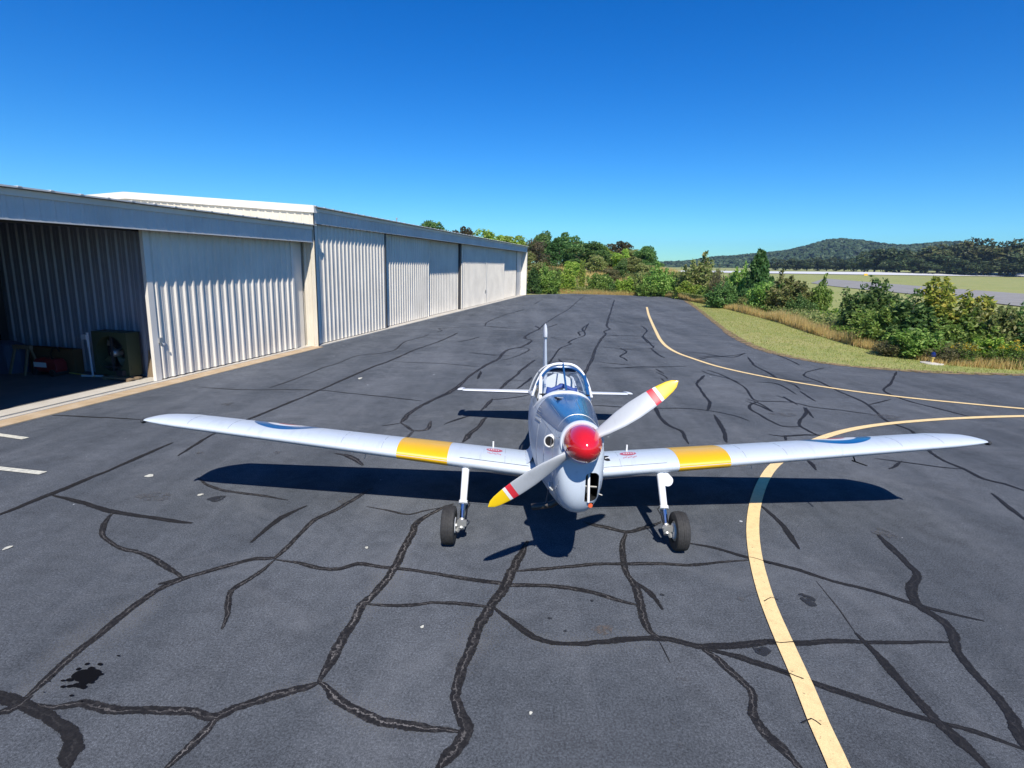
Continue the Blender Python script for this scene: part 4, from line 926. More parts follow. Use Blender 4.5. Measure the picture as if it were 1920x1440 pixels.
# things inside / around the cowl openings
MB().tube([A(.085, .16, -.56), A(.085, .17, -.28)], .012, 8).build('intake_strut', WHITE, cowl)
MB().tube([A(.05, .20, -.42), A(.17, .22, -.43)], .009, 6).build('intake_bracket', ALU, cowl)
for k in range(5): MB().lathe([(0, 0), (0, .03), (.20, .03)], lambda a, y, z, k=k: A(.075 + .02*(k % 2) + y, .34 + a, -.50 + .045*k + z), 10).build('cylinder_fin', STEEL, cowl)
MB().lathe([(.0, 0), (.0, .022), (.03, .02), (.03, 0)], lambda a, y, z: A(.112 + y, .215 + a, -.603 + z), 12).build('nose_lamp', LAMPRED, cowl, True)
D_ = Vector((.30, 1, 0)).normalized(); E1 = Vector((-1, .30, 0)).normalized(); SC = Vector((-.272, .43, -.045))
def scoop(a, y, z): p_ = SC + D_*a + E1*y*.9 + Vector((0, 0, z)); return A(p_.x, p_.y, p_.z)
MB().lathe([(0, .046), (-.008, .052), (-.004, .060), (.02, .064), (.18, .058), (.30, .03)], scoop, 24, False).build('scoop_ring', CREAM, cowl, True, fix=False)
MB().lathe([(.001, .048), (.05, .042), (.12, .036), (.12, 0)], scoop, 20).build('scoop_duct', BLACK, cowl, True, fix=False)
MB().add([A(x, y, z) for x, y, z in ((-.258, .33, -.10), (-.256, .33, .0), (-.262, .40, -.0), (-.264, .40, -.10))], [(0, 1, 2, 3)]).build('scoop_patch', ALU, cowl)
# panel seams: raised lines
def seam(y=None, a0=0, a1=2*PI, line=None, r=.0022, name='panel_seam', m_=SEAM, par=None):
    pts = [A(*(lambda q: (q[0], y, q[1]))(sec_pt(y, a0 + (a1-a0)*k/40, .001))) for k in range(41)] if line is None else line
    return MB().tube(pts, r, 6).build(name, m_ or SILVER, par or cowl)
seam(.34, .30*PI + .5, 2.2*PI - .1 + .5*0, r=.0018); seam(.85, -.1, PI+.1, r=.0018)
for sx in (-1, 1):
    seam(line=[A(*(lambda q: (q[0], y, q[1]))(sec_pt(y, PI/2 + sx*1.05, .001))) for y in ys(.12, 1.28, .08)], r=.0018)
    seam(line=[A(*(lambda q: (q[0], y, q[1]))(sec_pt(y, PI/2 + sx*2.1, .001))) for y in ys(.15, 1.28, .08)], r=.0018)
# white ring behind the spinner
MB().lathe([(.072, .165), (.072, .192), (.080, .199), (.098, .202), (.098, .165)], lambda a, y, z: A(y, a, z), 48).build('nose_ring', COWL, cowl, True)
# small fittings: cowl drain and side catch
MB().tube([A(.19, .36, -.52), A(.24, .34, -.535)], .006, 6).build('drain_pipe', ALU, cowl)
MB().tube([A(-.235, .34, -.50), A(-.265, .34, -.47), A(-.262, .40, -.44), A(-.262, .44, -.50)], .012, 6).build('cowl_catch', ALU, cowl)
# fuselage with cockpit cut out
fus = MB().loft([ring(y, 64) for y in [1.305] + ys(1.4, 7.0, .1)]).build('fuselage', [SILVER, CABIN], PL, True, angle=50)
cc = MB().loft([[A(x, y, z) for x, z in ((-.31, -.25), (.31, -.25), (.335, .30), (.31, .8), (-.31, .8), (-.335, .30))] for y in (1.92, 3.95)]).build('cc', [CABIN], PL)
cutter(fus, cc); bake(fus); drop(cc); fus.data.shade_smooth(); fus.data.set_sharp_from_angle(angle=math.radians(50))
seam(line=[A(-x_, y, z_) for y in ys(1.4, 4.6, .2) for x_, z_ in [sec_pt(y, .55, .002)]], r=.002, par=fus)
seam(1.32, r=.002, par=fus); seam(4.3, r=.002, par=fus)
# oil streaked vents left of the cockpit
for k in range(4):
    q = sec_pt(1.25, PI - .45 - k*.1, .004); q2 = sec_pt(1.62, PI - .38 - k*.1, .004); MB().tube([A(q[0], 1.25 + k*.04, q[1]), A(q2[0], 1.62, q2[1])], .006, 5).build('rivet_strip', ALU, fus)
# anti-glare panel: follows the top of cowl and nose, V shaped to the front
def ag(y): return .86 + (1.10 - .86)*max(0, min(1, (y-.12)/1.5))
YS = [.112, .13] + ys(.16, 1.66, .06); NA = 25
rings_ = []
for y in YS:
    w_ = ag(y); rings_.append([A(q[0], y, q[1]) for q in (sec_pt(y, PI/2 + w_*(2*k/(NA-1)-1)*(.98), .0035) for k in range(NA))])
AG = MB().loft(rings_, False, False, closed=False).build('antiglare_panel', NAVY, cowl, True, fix=False)
MB().tube([A(*(lambda q: (q[0], .40, q[1]))(sec_pt(.40, PI/2 + .80*(2*k/30-1), .004))) for k in range(31)], .0018, 5).build('panel_seam', ALU, cowl)
for xx in (.30, .12, -.55):
    MB().tube([A(*(lambda q: (q[0], y, q[1]))(sec_pt(y, PI/2 - xx, .005))) for y in ys(.60, 1.20, .06)], .0018, 5).build('panel_seam', ALU, cowl)
q = sec_pt(1.30, PI/2 + .22, .006)
MB().lathe([(-.008, 0), (-.008, .064), (.003, .064), (.003, .058), (-.004, .054), (-.004, 0)], lambda a, y_, z_: A(q[0] + y_, 1.30 + z_, q[1] + a - .16*y_ + .09*z_), 22).build('filler_cap', BLACK, cowl, True)
MB().tube([A(q[0]-.035, 1.285, q[1]+.012), A(q[0]+.035, 1.315, q[1]+.007)], .006, 5).build('filler_bar', ALU, cowl)
# spinner and propeller
prof = [(-.32 + .385*t, .176*math.sqrt(max(0, 1 - (1-t)**2.15))**1.0) for t in [0, .004, .015, .04, .08, .14, .22, .32, .44, .58, .74, .9, 1.0]] + [(.068, .176), (.068, 0)]
spin = MB().lathe(prof, lambda a, y, z: A(y, a + .005, z), 48).build('spinner', RED, PL, True, angle=60)
for k in range(8):
    a = 2*PI*k/8 + .2; MB().lathe([(-.006, 0), (-.006, .006), (.004, .008)], lambda u, y, z, a=a: A(.170*math.cos(a) + y, .0 + u + .02, .170*math.sin(a) + z), 8).build('screw_head', ALU, spin)
PANG = .6129
def blade_ring(r, sgn, n=20, thick=None, grow=0.0):
    t = r/1.015
    tab = [(.10, .085, 60, .070), (.16, .100, 52, .062), (.25, .130, 44, .046), (.40, .168, 35, .030), (.55, .178, 28, .022), (.70, .165, 23, .017), (.82, .142, 20, .014), (.92, .108, 18, .011), (.97, .075, 17, .009), (1.0, .030, 17, .006), (1.015, .004, 17, .003)]
    ch, be, tk = interp(tab, r); be = math.radians(be); ch += grow; tk += grow*1.2
    er = Vector((sgn*math.cos(PANG), 0, sgn*math.sin(PANG))); et = Vector((-math.sin(PANG), 0, math.cos(PANG)))*sgn; ea = Vector((0, 1, 0))
    c_ = et*math.cos(be) + ea*math.sin(be); nn = ea*math.cos(be) - et*math.sin(be); out = []
    for k in range(n):
        a = 2*PI*k/n; p = er*r + c_*(math.cos(a)*ch*.5) + nn*(math.sin(a)*tk*.5)
        out.append(A(p.x, p.y, p.z))
    return out
for sgn in (1, -1):
    bl = MB().loft([blade_ring(r, sgn) for r in [.10, .13, .16, .2, .25, .32, .40, .48, .55, .62, .70, .73]]).build('propeller_blade', BLADEP, PL, True)
    MB().loft([blade_ring(r, sgn, grow=.0005) for r in (.7305, .755, .788)]).build('red_band', BANDR, bl, True)
    MB().loft([blade_ring(r, sgn, grow=.0003) for r in (.7885, .80, .818)]).build('white_band', CREAM, bl, True)
    MB().loft([blade_ring(r, sgn, grow=.0005) for r in (.8185, .85, .88, .92, .95, .97, .985, 1.0, 1.009, 1.015)]).build('blade_tip', TIPY, bl, True)
# exhaust
MB().tube([A(-.14, .70, -.68), A(-.22, .72, -.735), A(-.32, .73, -.755), A(-.42, .73, -.765)], [.035, .035, .034, .034], 12, cap=False).build('exhaust_pipe', EXH, PL, True)
MB().tube([A(-.24, .80, -.60), A(-.27, .74, -.74)], .010, 6).build('exhaust_bracket', STEEL, PL)
# wings
def wing_dims(x):
    ax = abs(x); t = max(0, (ax-.38)/4.62)
    le = 1.86 - .02*t; te = 3.36 - .50*t; zl = -.635 + .106*max(0, ax-.40)
    if ax > 4.80:
        s = min(1, (ax-4.80)/.43); k = .40*s + .60*(1 - math.sqrt(max(0, 1-s**3.2))); le += .06*k; te -= (te-le)*.60*k; zl += .0*k
    return le, te, zl
def air(x, n=40, off=0.0):
    """closed airfoil loop from the trailing edge over the top to the leading edge and back"""
    le, te, zl = wing_dims(x); c_ = te - le; tt = .185 - .035*min(1, max(0, (abs(x)-.4)/4.6)); pts = []
    if abs(x) > 5.0: tt *= max(.2, 1 - ((abs(x)-5.0)/.24)**2.5*.8)
    inc = math.radians(2.0)
    for k in range(2*n):
        b = PI*k/n; xc = .5*(1 + math.cos(b))
        th_ = 5*tt*(.2969*math.sqrt(xc) - .126*xc - .3516*xc**2 + .2843*xc**3 - .1036*xc**4)
        m_, p_ = .030, .42
        cam_ = m_/p_**2*(2*p_*xc - xc*xc) if xc < p_ else m_/(1-p_)**2*((1-2*p_) + 2*p_*xc - xc*xc)
        zz = cam_ + (th_ if k <= n else -th_)
        yy = le + c_*xc; z_ = zl + c_*zz - math.sin(inc)*c_*xc
        pts.append((yy, z_ + (off if k <= n else -off)))
    return pts
def wing_z(x, y, n=60):
    L = air(x, n)[:n+1]
    for (y0, z0), (y1, z1) in zip(L, L[1:]):
        if y1 <= y <= y0: t = (y-y0)/(y1-y0) if y1 != y0 else 0; return z0 + (z1-z0)*t
    return L[-1][1]
for sd in (-1, 1):
    xs = [.30, .45] + ys(.7, 4.6, .3) + [4.8, 4.86, 4.93, 5.0, 5.07, 5.13, 5.17, 5.20, 5.22, 5.23]
    W = MB().loft([[A(sd*x, y, z) for y, z in air(x)] for x in xs]).build('wing', SILVER, PL, True, angle=35)
    W['label'] = 'silver grey wing with a %s tip lamp' % ('dark',) if False else 'silver grey wing with yellow band and roundel'
    bx = ys(1.43, 2.06, .09)
    # band: the skin of the upper and lower surface, 1.5 mm proud, swept a little at its edges
    MB().loft([[A(sd*x, y, z) for y, z in air(x, 40, .0018)[2:79]] for x in bx], False, False, closed=False).build('yellow_band', YELLOW, W, True, fix=False, angle=35)
    # roundel: three rings lying on the upper skin
    cx = 3.61; le, te, zl = wing_dims(cx); cy_ = le + .50*(te-le)
    for r0, r1, mt, dz in ((.265, .43, RBLUE, .0020), (.14, .265, WHITE, .0024), (0.0, .14, RRED, .0028)):
        vs, fs = [], []; nr, na = 7, 64
        for i in range(nr+1):
            rr = r0 + (r1-r0)*i/nr
            for k in range(na):
                a = 2*PI*k/na; x_, y_ = cx + rr*math.cos(a), cy_ + rr*math.sin(a); vs.append(A(sd*x_, y_, wing_z(x_, y_) + dz))
        fs = [(i*na+k, i*na+(k+1) % na, (i+1)*na+(k+1) % na, (i+1)*na+k) for i in range(nr) for k in range(na)]
        MB().add(vs, fs).build('roundel_ring', mt, W, True)
    # tip lamp
    MB().lathe([(-.03, 0), (-.026, .018), (-.01, .028), (.03, .03), (.06, .022), (.06, 0)], lambda a, y, z: A(sd*(5.215 - a*0 + .012 + y*.9), 1.90 + a, wing_dims(5.15)[2] - .005 + z), 12).build('tip_lamp', CABIN, W, True)
    # filler: red oval plate with its marks, standing peg, red print in front of it
    def on(x, y, dz=.003): return A(sd*x, y, wing_z(x, y) + dz)
    MB().add([on(.86 + .105*math.cos(2*PI*k/28), 2.20 + .050*math.sin(2*PI*k/28)*1.6, .0025) for k in range(28)], [tuple(range(28))]).build('filler_plate', RRED, W, fix=False)
    m_ = MB()
    for k in range(5):
        x_ = .80 + k*.03; m_.add([on(x_, 2.17, .005), on(x_+.014, 2.17, .005), on(x_+.018, 2.22 + .01*(k % 2), .005), on(x_+.004, 2.22, .005)], [(0, 1, 2, 3)])
    m_.build('plate_marks', CREAM, W, fix=False)
    m_ = MB()
    for k in range(9):
        x_ = .77 + k*.020; y_ = 2.03 + .012*((k*7) % 3); m_.add([on(x_, y_, .0035), on(x_+.012, y_+.004, .0035), on(x_+.015, y_+.035, .0035), on(x_+.008, y_+.03, .0035)], [(0, 1, 2, 3)])
    m_.build('red_print', RRED, W, fix=False)
    p0 = Vector(on(.885, 2.40, .0)); MB().tube([p0, p0 + Vector((0, 0, .085))], .011, 8).build('filler_peg', CREAM, W)
    # leading edge strip, skin seams, hinge line, root fairing
    MB().tube([A(sd*x, wing_dims(x)[0] + .035, wing_z(x, wing_dims(x)[0]+.035) + .001) for x in ys(.42, 1.28, .08)], .0035, 5).build('leading_edge_seam', STEEL, W)
    m_ = MB()
    for k in range(30):
        x_ = .48 + k*.022; y_ = wing_dims(x_)[0] + .012; q_ = A(sd*x_, y_ - .004, air(x_, 40)[46][1] + .004); m_.add([(q_[0]-.007, q_[1]-.004, q_[2]-.006), (q_[0]+.007, q_[1]-.004, q_[2]-.006), (q_[0]+.007, q_[1]-.004, q_[2]+.006), (q_[0]-.007, q_[1]-.004, q_[2]+.006)], [(0, 1, 2, 3)])
    m_.build('screw_row', STEEL, W)
    MB().tube([on(x, wing_dims(x)[0] + .74*(wing_dims(x)[1]-wing_dims(x)[0]), .001) for x in ys(.5, 4.7, .3)], .003, 5).build('hinge_seam', ALU, W)
    m_ = MB()
    for k in range(8): m_.tube([on(.46, 2.0 + k*.09, .0), on(.46, 2.0 + k*.09, .004)], .006, 6)
    m_.build('root_screws', ALU, W)
    MB().loft([[A(sd*(.37 + .085*t), y, (wing_z(.46, max(1.90, min(3.2, y))) + .10*(1-t)**2 + .002)) for t in (0, .3, .6, 1.0)] for y in ys(1.92, 3.2, .1)], False, False, closed=False).build('root_fairing', SILVER, W, True)
    for x in (.72, 2.25, 2.75, 4.15, 4.65):
        MB().tube([on(x, wing_dims(x)[0] + f_*(wing_dims(x)[1]-wing_dims(x)[0]), .0006) for f_ in (.02, .05, .1, .2, .3, .45, .6, .7)], .0026, 4).build('skin_seam', SEAM, W)
    # landing gear
    ax = sd*1.205
    top = Vector(A(ax + (.015 if sd > 0 else 0), 1.98, -.60)); axle = Vector((sd*1.235, .02, .235)); lo = axle + Vector((-sd*.03, .0, .0)); d = (lo - top)
    leg = MB().tube([top + Vector((0, .04, .06)), top + d*.02, top + d*.10, top + d*.60], [.052, .056, .046, .042], 16).build('gear_leg', WHITE, PL, True)
    MB().tube([top + d*.60, top + d*.605, top + d*.655, top + d*.66], [.042, .055, .055, .034], 14).build('leg_collar', CREAM, leg, True)
    MB().tube([top + d*.655, top + d*.97], .029, 14).build('oleo', CHROME, leg, True)
    MB().tube([top + d*.90, top + d*1.06], .040, 12).build('axle_fork', ALU, leg, True)
    MB().tube([lo, Vector((sd*1.42, .02, .235))], .026, 12).build('axle', ALU, leg)
    m_ = MB(); a0 = top + d*.66 + Vector((0, .03, 0)); a1 = top + d*.80 + Vector((0, .15, 0)); a2 = top + d*.95 + Vector((0, .03, 0))
    for ex in (-.03, .03): m_.tube([a0 + Vector((ex, 0, 0)), a1 + Vector((ex*.4, 0, 0)), a2 + Vector((ex, 0, 0))], .010, 6)
    m_.build('torque_link', ALU, leg)
    m_ = MB(); f_ = top + d*.93 + Vector((0, -.05, 0)); m_.box(f_.x-.05, f_.x+.06, f_.y-.03, f_.y+.02, f_.z-.03, f_.z+.03); m_.tube([f_ + Vector((.0, 0, -.02)), f_ + Vector((sd*.05, -.01, -.10))], .026, 8); m_.tube([f_ + Vector((-sd*.06, 0, .01)), f_ + Vector((-sd*.02, 0, 0))], .018, 8)
    m_.build('brake_unit', ALU, leg)
    MB().tube([top + d*.60 + Vector((-sd*.05, -.02, 0)), top + d*.64 + Vector((-sd*.085, -.03, .0)), top + d*.74 + Vector((-sd*.05, -.03, 0)), top + d*.92 + Vector((-sd*.03, -.04, 0))], .007, 6).build('brake_hose', BLACK, leg)
    tw = MB().lathe([(-.05, .115), (-.070, .135), (-.079, .165), (-.077, .195), (-.068, .216)] + [q for k in range(5) for q in ((-.055 + k*.0245, .2275 - .006*((k-2)/2)**2), (-.043 + k*.0245, .2285 - .005*((k-1.5)/2)**2), (-.041 + k*.0245, .2235), (-.0335 + k*.0245, .2235))][:-2] + [(.068, .216), (.077, .195), (.079, .165), (.070, .135), (.05, .115)], lambda a, y, z: (sd*1.3525 + a, .02 + y, .235 + z), 40)
    wh = tw.build('wheel', RUBBER, PL, True, angle=28)
    MB().lathe([(-.058, .116), (-.05, .10), (-.03, .09), (-.03, .03), (-.06, .03), (-.06, 0), (.06, 0), (.06, .03), (.03, .03), (.03, .09), (.05, .10), (.058, .116)], lambda a, y, z: (sd*1.3525 + a, .02 + y, .235 + z), 28).build('wheel_hub', ALU, wh, True)
    MB().tube([Vector((sd*1.275, .02, .235)), Vector((sd*1.30, .02, .235))], .09, 20).build('brake_disc', CREAM, wh)
    if sd > 0:   # landing lamp on the leg at the picture's right
        ld = MB().lathe([(-.11, .0), (-.11, .060), (-.10, .070), (.06, .068), (.12, .035), (.12, 0)], lambda a, y, z: (top.x + .045 + y + a*-.25, top.y - .02 + a + .10*z, top.z - .06 + z - a*-.25), 20)
        lo_ = ld.build('landing_lamp', WHITE, leg, True)
        # fuel gauge window on the wing root
        MB().add([A(.575 + .060*math.cos(2*PI*k/24), 2.08 + .085*math.sin(2*PI*k/24), wing_z(.575, 2.08 + .085*math.sin(2*PI*k/24)) + .003) for k in range(24)], [tuple(range(24))]).build('gauge_window', BLACK, W, fix=False)
        MB().add([A(x_, y_, wing_z(.575, y_) + .005) for x_, y_ in ((.545, 2.05), (.61, 2.09), (.61, 2.12), (.545, 2.075))], [(0, 1, 2, 3)]).build('gauge_needle', CREAM, W, fix=False)
        m_ = MB(); m_.tube([A(3.72, 2.15, -.36), A(3.72, 2.10, -.44)], .010, 6); m_.tube([A(3.72, 2.16, -.44), A(3.72, 1.86, -.45)], .009, 6); m_.build('pitot_tube', STEEL, W)
    MB().tube([A(sd*2.55, 2.4, -.45), Vector(A(sd*2.55, 2.38, -.45)) + Vector((-.03, -.06, -.16))], .004, 5).build('drain_wire', ALU, W)
# tail
def tail_ring(x, sd, n=24):
    t = (x-.05)/1.60; le = 6.02 + .24*t; te = 6.98 - .16*t
    if x > 1.62: k = (x-1.62)/.08; te -= .10*k; le += .04*k
    tk = .052 - .016*t; out = []
    for k in range(n):
        a = 2*PI*k/n; xc = .5*(1-math.cos(a)); th_ = math.sin(a)*tk*(1 - .55*xc)
        out.append(A(sd*x, le + (te-le)*xc, .105 + th_))
    return out
for sd in (-1, 1):
    tp_ = MB().loft([tail_ring(x, sd) for x in (.04, .4, .8, 1.2, 1.5, 1.62, 1.68)]).build('tailplane', WHITE, PL, True)
    hn = MB(); hr = []
    for x, y0, y1, tk in ((1.685, 6.33, 6.92, .034), (1.72, 6.28, 6.90, .036), (1.76, 6.28, 6.87, .030), (1.79, 6.33, 6.80, .020), (1.80, 6.42, 6.7, .010)):
        hr.append([A(sd*x, y0 + (y1-y0)*.5*(1-math.cos(2*PI*k/16)), .115 + math.sin(2*PI*k/16)*tk) for k in range(16)])
    hn.loft(hr).build('elevator_horn', WHITE, tp_, True)
def fin_ring(z, n=20):
    t = (z-.15)/1.2; le = 5.95 + .72*t; te = 7.02 + .10*t; tk = .060 - .028*t
    return [A(math.sin(2*PI*k/n)*tk*(1-.4*.5*(1-math.cos(2*PI*k/n))), le + (te-le)*.5*(1-math.cos(2*PI*k/n)), z) for k in range(n)]
fin = MB().loft([fin_ring(z) for z in (.12, .4, .7, 1.0, 1.2, 1.235)]).build('fin', SILVER, PL, True)
def horn_ring(z, le, te, tk, n=16): return [A(math.sin(2*PI*k/n)*tk, le + (te-le)*.5*(1-math.cos(2*PI*k/n)), z) for k in range(n)]
MB().loft([horn_ring(1.24, 6.52, 7.12, .045), horn_ring(1.32, 6.52, 7.13, .046), horn_ring(1.42, 6.60, 7.12, .040), horn_ring(1.50, 6.72, 7.08, .028), horn_ring(1.54, 6.82, 7.0, .010)]).build('rudder_horn', WHITE, fin, True)
MB().tube([A(-.062, 6.2, .16), A(-.062, 6.35, .34), A(-.05, 6.5, .5)], .006, 5).build('fin_seam', BANDR, fin)
# tail wheel
m_ = MB(); m_.tube([A(0, 6.55, -.15), (0, 5.3, .16)], .022, 8); tl = m_.build('tail_strut', STEEL, PL)
MB().lathe([(-.035, .05), (-.04, .085), (-.02, .105), (.02, .105), (.04, .085), (.035, .05)], lambda a, y, z: (a, 5.33 + y, .106 + z), 22).build('tail_tyre', RUBBER, tl, True)
# cockpit: windscreen, hoop, canopy, seats
HOOP_Y, HOOP_Z, HOOP_W = 2.28, .705, .385
def arch(y, w, z0, z1, n=24, sq=3.1, lean=0.0, tap=.30):
    e = 2/sq; out = []
    for k in range(n+1):
        a = PI*k/n; ca, sa = math.cos(a), math.sin(a)
        zz = (abs(sa)**e); out.append(A(w*math.copysign(abs(ca)**e, ca)*(1 - tap*zz), y + lean*zz, z0 + (z1-z0)*zz))
    return out
def base_curve(y0, y1, n=24):
    out = []
    for k in range(n+1):
        a = PI*k/n; sa = math.sin(a); y = y1 + (y0-y1)*sa**.8; q = sec_pt(y, .42 + (PI-.84)*k/n, .004); out.append(A(q[0], y, q[1]))
    return out
bc, hp = base_curve(1.70, 2.16), arch(HOOP_Y, HOOP_W, .28, HOOP_Z)
ws = MB().loft([[tuple(Vector(p)*(1-t) + Vector(q_)*t) for p, q_ in zip(bc, hp)] for t in (0, .25, .5, .75, 1)], False, False, closed=False).build('windscreen', GLASS, PL, True, fix=False)
MB().tube(hp, .017, 10).build('windscreen_hoop', WHITE, ws, True)
# broad white strip round the foot of the windscreen
b2 = base_curve(1.585, 2.10)
MB().loft([[tuple(Vector(p) + Vector((0, 0, .0))) for p in b2], [tuple(Vector(p)*.5 + Vector(q_)*.5 + Vector((0, -.004, .022))) for p, q_ in zip(b2, bc)], [tuple(Vector(p) + Vector((0, .01, .012))) for p in bc]], False, False, closed=False).build('windscreen_foot', WHITE, ws, True, fix=False)
MB().tube([tuple(Vector(bc[12])*(1-t) + Vector(hp[12])*t + Vector((0, -.006, .004))) for t in (0, .5, 1)], .013, 8).build('centre_post', NAVY, ws)
for k, mt in ((4, NAVY), (20, CREAM)):
    MB().tube([tuple(Vector(bc[k])*(1-t) + Vector(hp[k])*t) for t in (-.02, .5, 1.0)], [.024, .024, .022], 8).build('windscreen_pillar', mt, ws, True)
MB().tube([tuple(Vector(p)*.06 + Vector(q_)*.94 + Vector((0, -.012, -.02))) for p, q_ in list(zip(bc, hp))[2:23]], .016, 8).build('inner_frame', NAVY, ws, True)
FRAME = mat('canopy_frame_grey', (.42, .44, .46), .5)
# canopy slid aft
cy = [(HOOP_Y+.035, HOOP_W+.002, .700), (2.7, .40, .70), (3.2, .405, .69), (3.7, .38, .66), (4.15, .30, .55), (4.4, .2, .43)]
CA = [arch(y, w, .28, z) for y, w, z in cy]
can = MB().loft(CA, False, False, closed=False).build('canopy', GLASS, PL, True, fix=False)
for i in (2, 4): MB().tube([tuple(Vector(p)) for p in CA[i]], .011, 8).build('canopy_frame', FRAME, can, True)
for k in (0, 24): MB().tube([c_[k] for c_ in CA], .018, 8).build('canopy_rail', FRAME, can, True)
MB().tube([c_[12] for c_ in CA], .010, 8).build('canopy_spine', FRAME, can, True)
for k in (5, 19): MB().tube([c_[k] for c_ in CA[:5]], .009, 8).build('canopy_rail', FRAME, can, True)
# interior
MB().box(-.31, .31, 1.93, 1.99, -.1, .33, M=lambda x, y, z: A(x, y, z)).build('instrument_panel', BLACK, fus)
MB().loft([[A(x, y, z) for x, z in [(sec_pt(y, .5 + (PI-1)*k/14, -.02)) for k in range(15)]] for y in (1.80, 1.92, 2.06)], False, False, closed=False).build('coaming', LEATHER, fus, True)
for y in (2.62, 3.45):
    st = MB().loft([[A(x, y + .12*t, z) for x, z in ((-.22, -.15 + .62*t), (.22, -.15 + .62*t), (.22, -.15 + .62*t))] for t in (0, 1)], False, False)
    MB().box(-.20, .20, y, y+.06, -.2, .30, M=A).build('seat_back', CREAM, fus, bevel=.02)
    MB().box(-.21, .21, y-.40, y, -.2, -.14, M=A).build('seat_cushion', LEATHER, fus)
    m_ = MB()
    for x in (-.085, .085): m_.tube([A(x, y-.01, .33), A(x*1.2, y-.03, .10), A(x*.9, y-.20, -.13)], .018, 6)
    m_.build('harness', LABELW, fus)
MB().loft([[A(x, y, z) for x, z in ((-.30, .20), (.30, .20), (.24, .46), (.06, .56), (-.06, .56), (-.24, .46))] for y in (2.98, 3.01)]).build('mid_bulkhead', CREAM, fus)
MB().lathe([(-.01, 0), (-.01, .045), (.0, .045)], lambda a, y, z: A(.04 + y, 2.972 + a, .38 + z), 16).build('bulkhead_dial', STEEL, fus)
m_ = MB(); m_.tube([A(-.17, 2.08, .36), A(-.02, 2.06, .43), A(.13, 2.08, .37)], .030, 8); m_.tube([A(-.19, 2.10, .30), A(-.17, 2.10, .40)], .045, 10); m_.tube([A(.14, 2.10, .30), A(.13, 2.10, .40)], .045, 10); m_.build('headset', LEATHER, fus, True)
for x in (-.22, .22): MB().tube([A(x, 2.32, .30), A(x*.9, 2.9, .50), A(x*.8, 2.98, .52)], .014, 6).build('canopy_strut', CREAM, fus)
MB().box(-.17, .17, 2.27, 2.275, .60, .645, M=A).build('mirror', BLACK, ws)

# ================================================================== PLANTS
def rnd_dirs(n, up=.2):
    d = RNG.normal(size=(n, 3)); d[:, 2] += up; return d/np.linalg.norm(d, axis=1, keepdims=True)
def quads(P, size, aspect=.6, up=.5, nrm=None):
    n = len(P); N = rnd_dirs(n, up)
    if nrm is not None: N = N*.8 + nrm*.9; N /= np.linalg.norm(N, axis=1, keepdims=True)
    T = np.cross(N, rnd_dirs(n, 0)); T /= np.linalg.norm(T, axis=1, keepdims=True) + 1e-9
    B = np.cross(N, T); s = (np.asarray(size)*RNG.uniform(.65, 1.3, n))[:, None]
    a, b = T*s, B*s*aspect
    return np.stack([P - a, P - b*.9 + a*.1, P + a, P + b*.9 + a*.1], 1).reshape(-1, 3)
def tubes(segs, n=5):
    """segs: list of (p0, p1, r0, r1)"""
    mb = MB()
    for p0, p1, r0, r1 in segs: mb.tube([p0, p1], [r0, r1], n, cap=False)
    return mb
def tree_mesh(kind, seed, nleaf, lobes=26, size=.032):
    """unit tree: height 1, spread 1, foot at the origin"""
    global RNG; RNG = np.random.default_rng(seed); r = random.Random(seed)
    C, Rr = [], []
    for i in range(lobes):
        for _ in range(60):
            p = np.array([r.uniform(-1, 1), r.uniform(-1, 1), r.uniform(-1, 1)])
            if (p**2).sum() < 1 and (p**2).sum() > .12: break
        if kind == 'pine': z = .08 + .88*(i+.5)/lobes; w = (.62*(1-z)**.75 + .02)*r.uniform(.6, 1.15); a = i*2.4; c = np.array([math.cos(a)*w*.75, math.sin(a)*w*.75, z]); rr = (.06 + .09*(1-z))*r.uniform(.8, 1.2)
        elif kind == 'dome': c = np.array([p[0]*.34, p[1]*.34, .48 + p[2]*.40]); rr = .15
        else: c = np.array([p[0]*.36, p[1]*.36, .51 + p[2]*.39]); rr = r.uniform(.10, .17)
        C.append(c); Rr.append(rr)
    C, Rr = np.array(C), np.array(Rr)
    if kind == 'bare': nleaf = nleaf//4
    k = RNG.integers(0, lobes, nleaf); d = rnd_dirs(nleaf, .25)
    rad = Rr[k]*RNG.uniform(.55, 1.08, nleaf)
    P = C[k] + d*rad[:, None]*np.array([1, 1, .85])
    P = P[P[:, 2] > .03]; 
    q = quads(P, size, .62, .35, (P - np.array([0, 0, .5])))
    me = np_mesh('crown', q, 4, LEAF[kind])
    segs = [((0, 0, -.03), (.01, .005, .35), .030, .020), ((.01, .005, .35), (.0, .01, .62), .020, .008)]
    for i in range(0, lobes, 2 if kind != 'bare' else 1):
        s = np.array([0, 0, r.uniform(.2, .5)]); m = (s + C[i])*.5 + np.array([r.uniform(-.03, .03), r.uniform(-.03, .03), -.03])
        segs += [(tuple(s), tuple(m), .010, .007), (tuple(m), tuple(C[i]), .007, .003)]
        if kind == 'bare':
            for _ in range(9):
                e = C[i] + np.array([r.uniform(-.16, .16), r.uniform(-.16, .16), r.uniform(.0, .18)]); segs.append((tuple(C[i]), tuple(e), .003, .0012))
    return me, segs
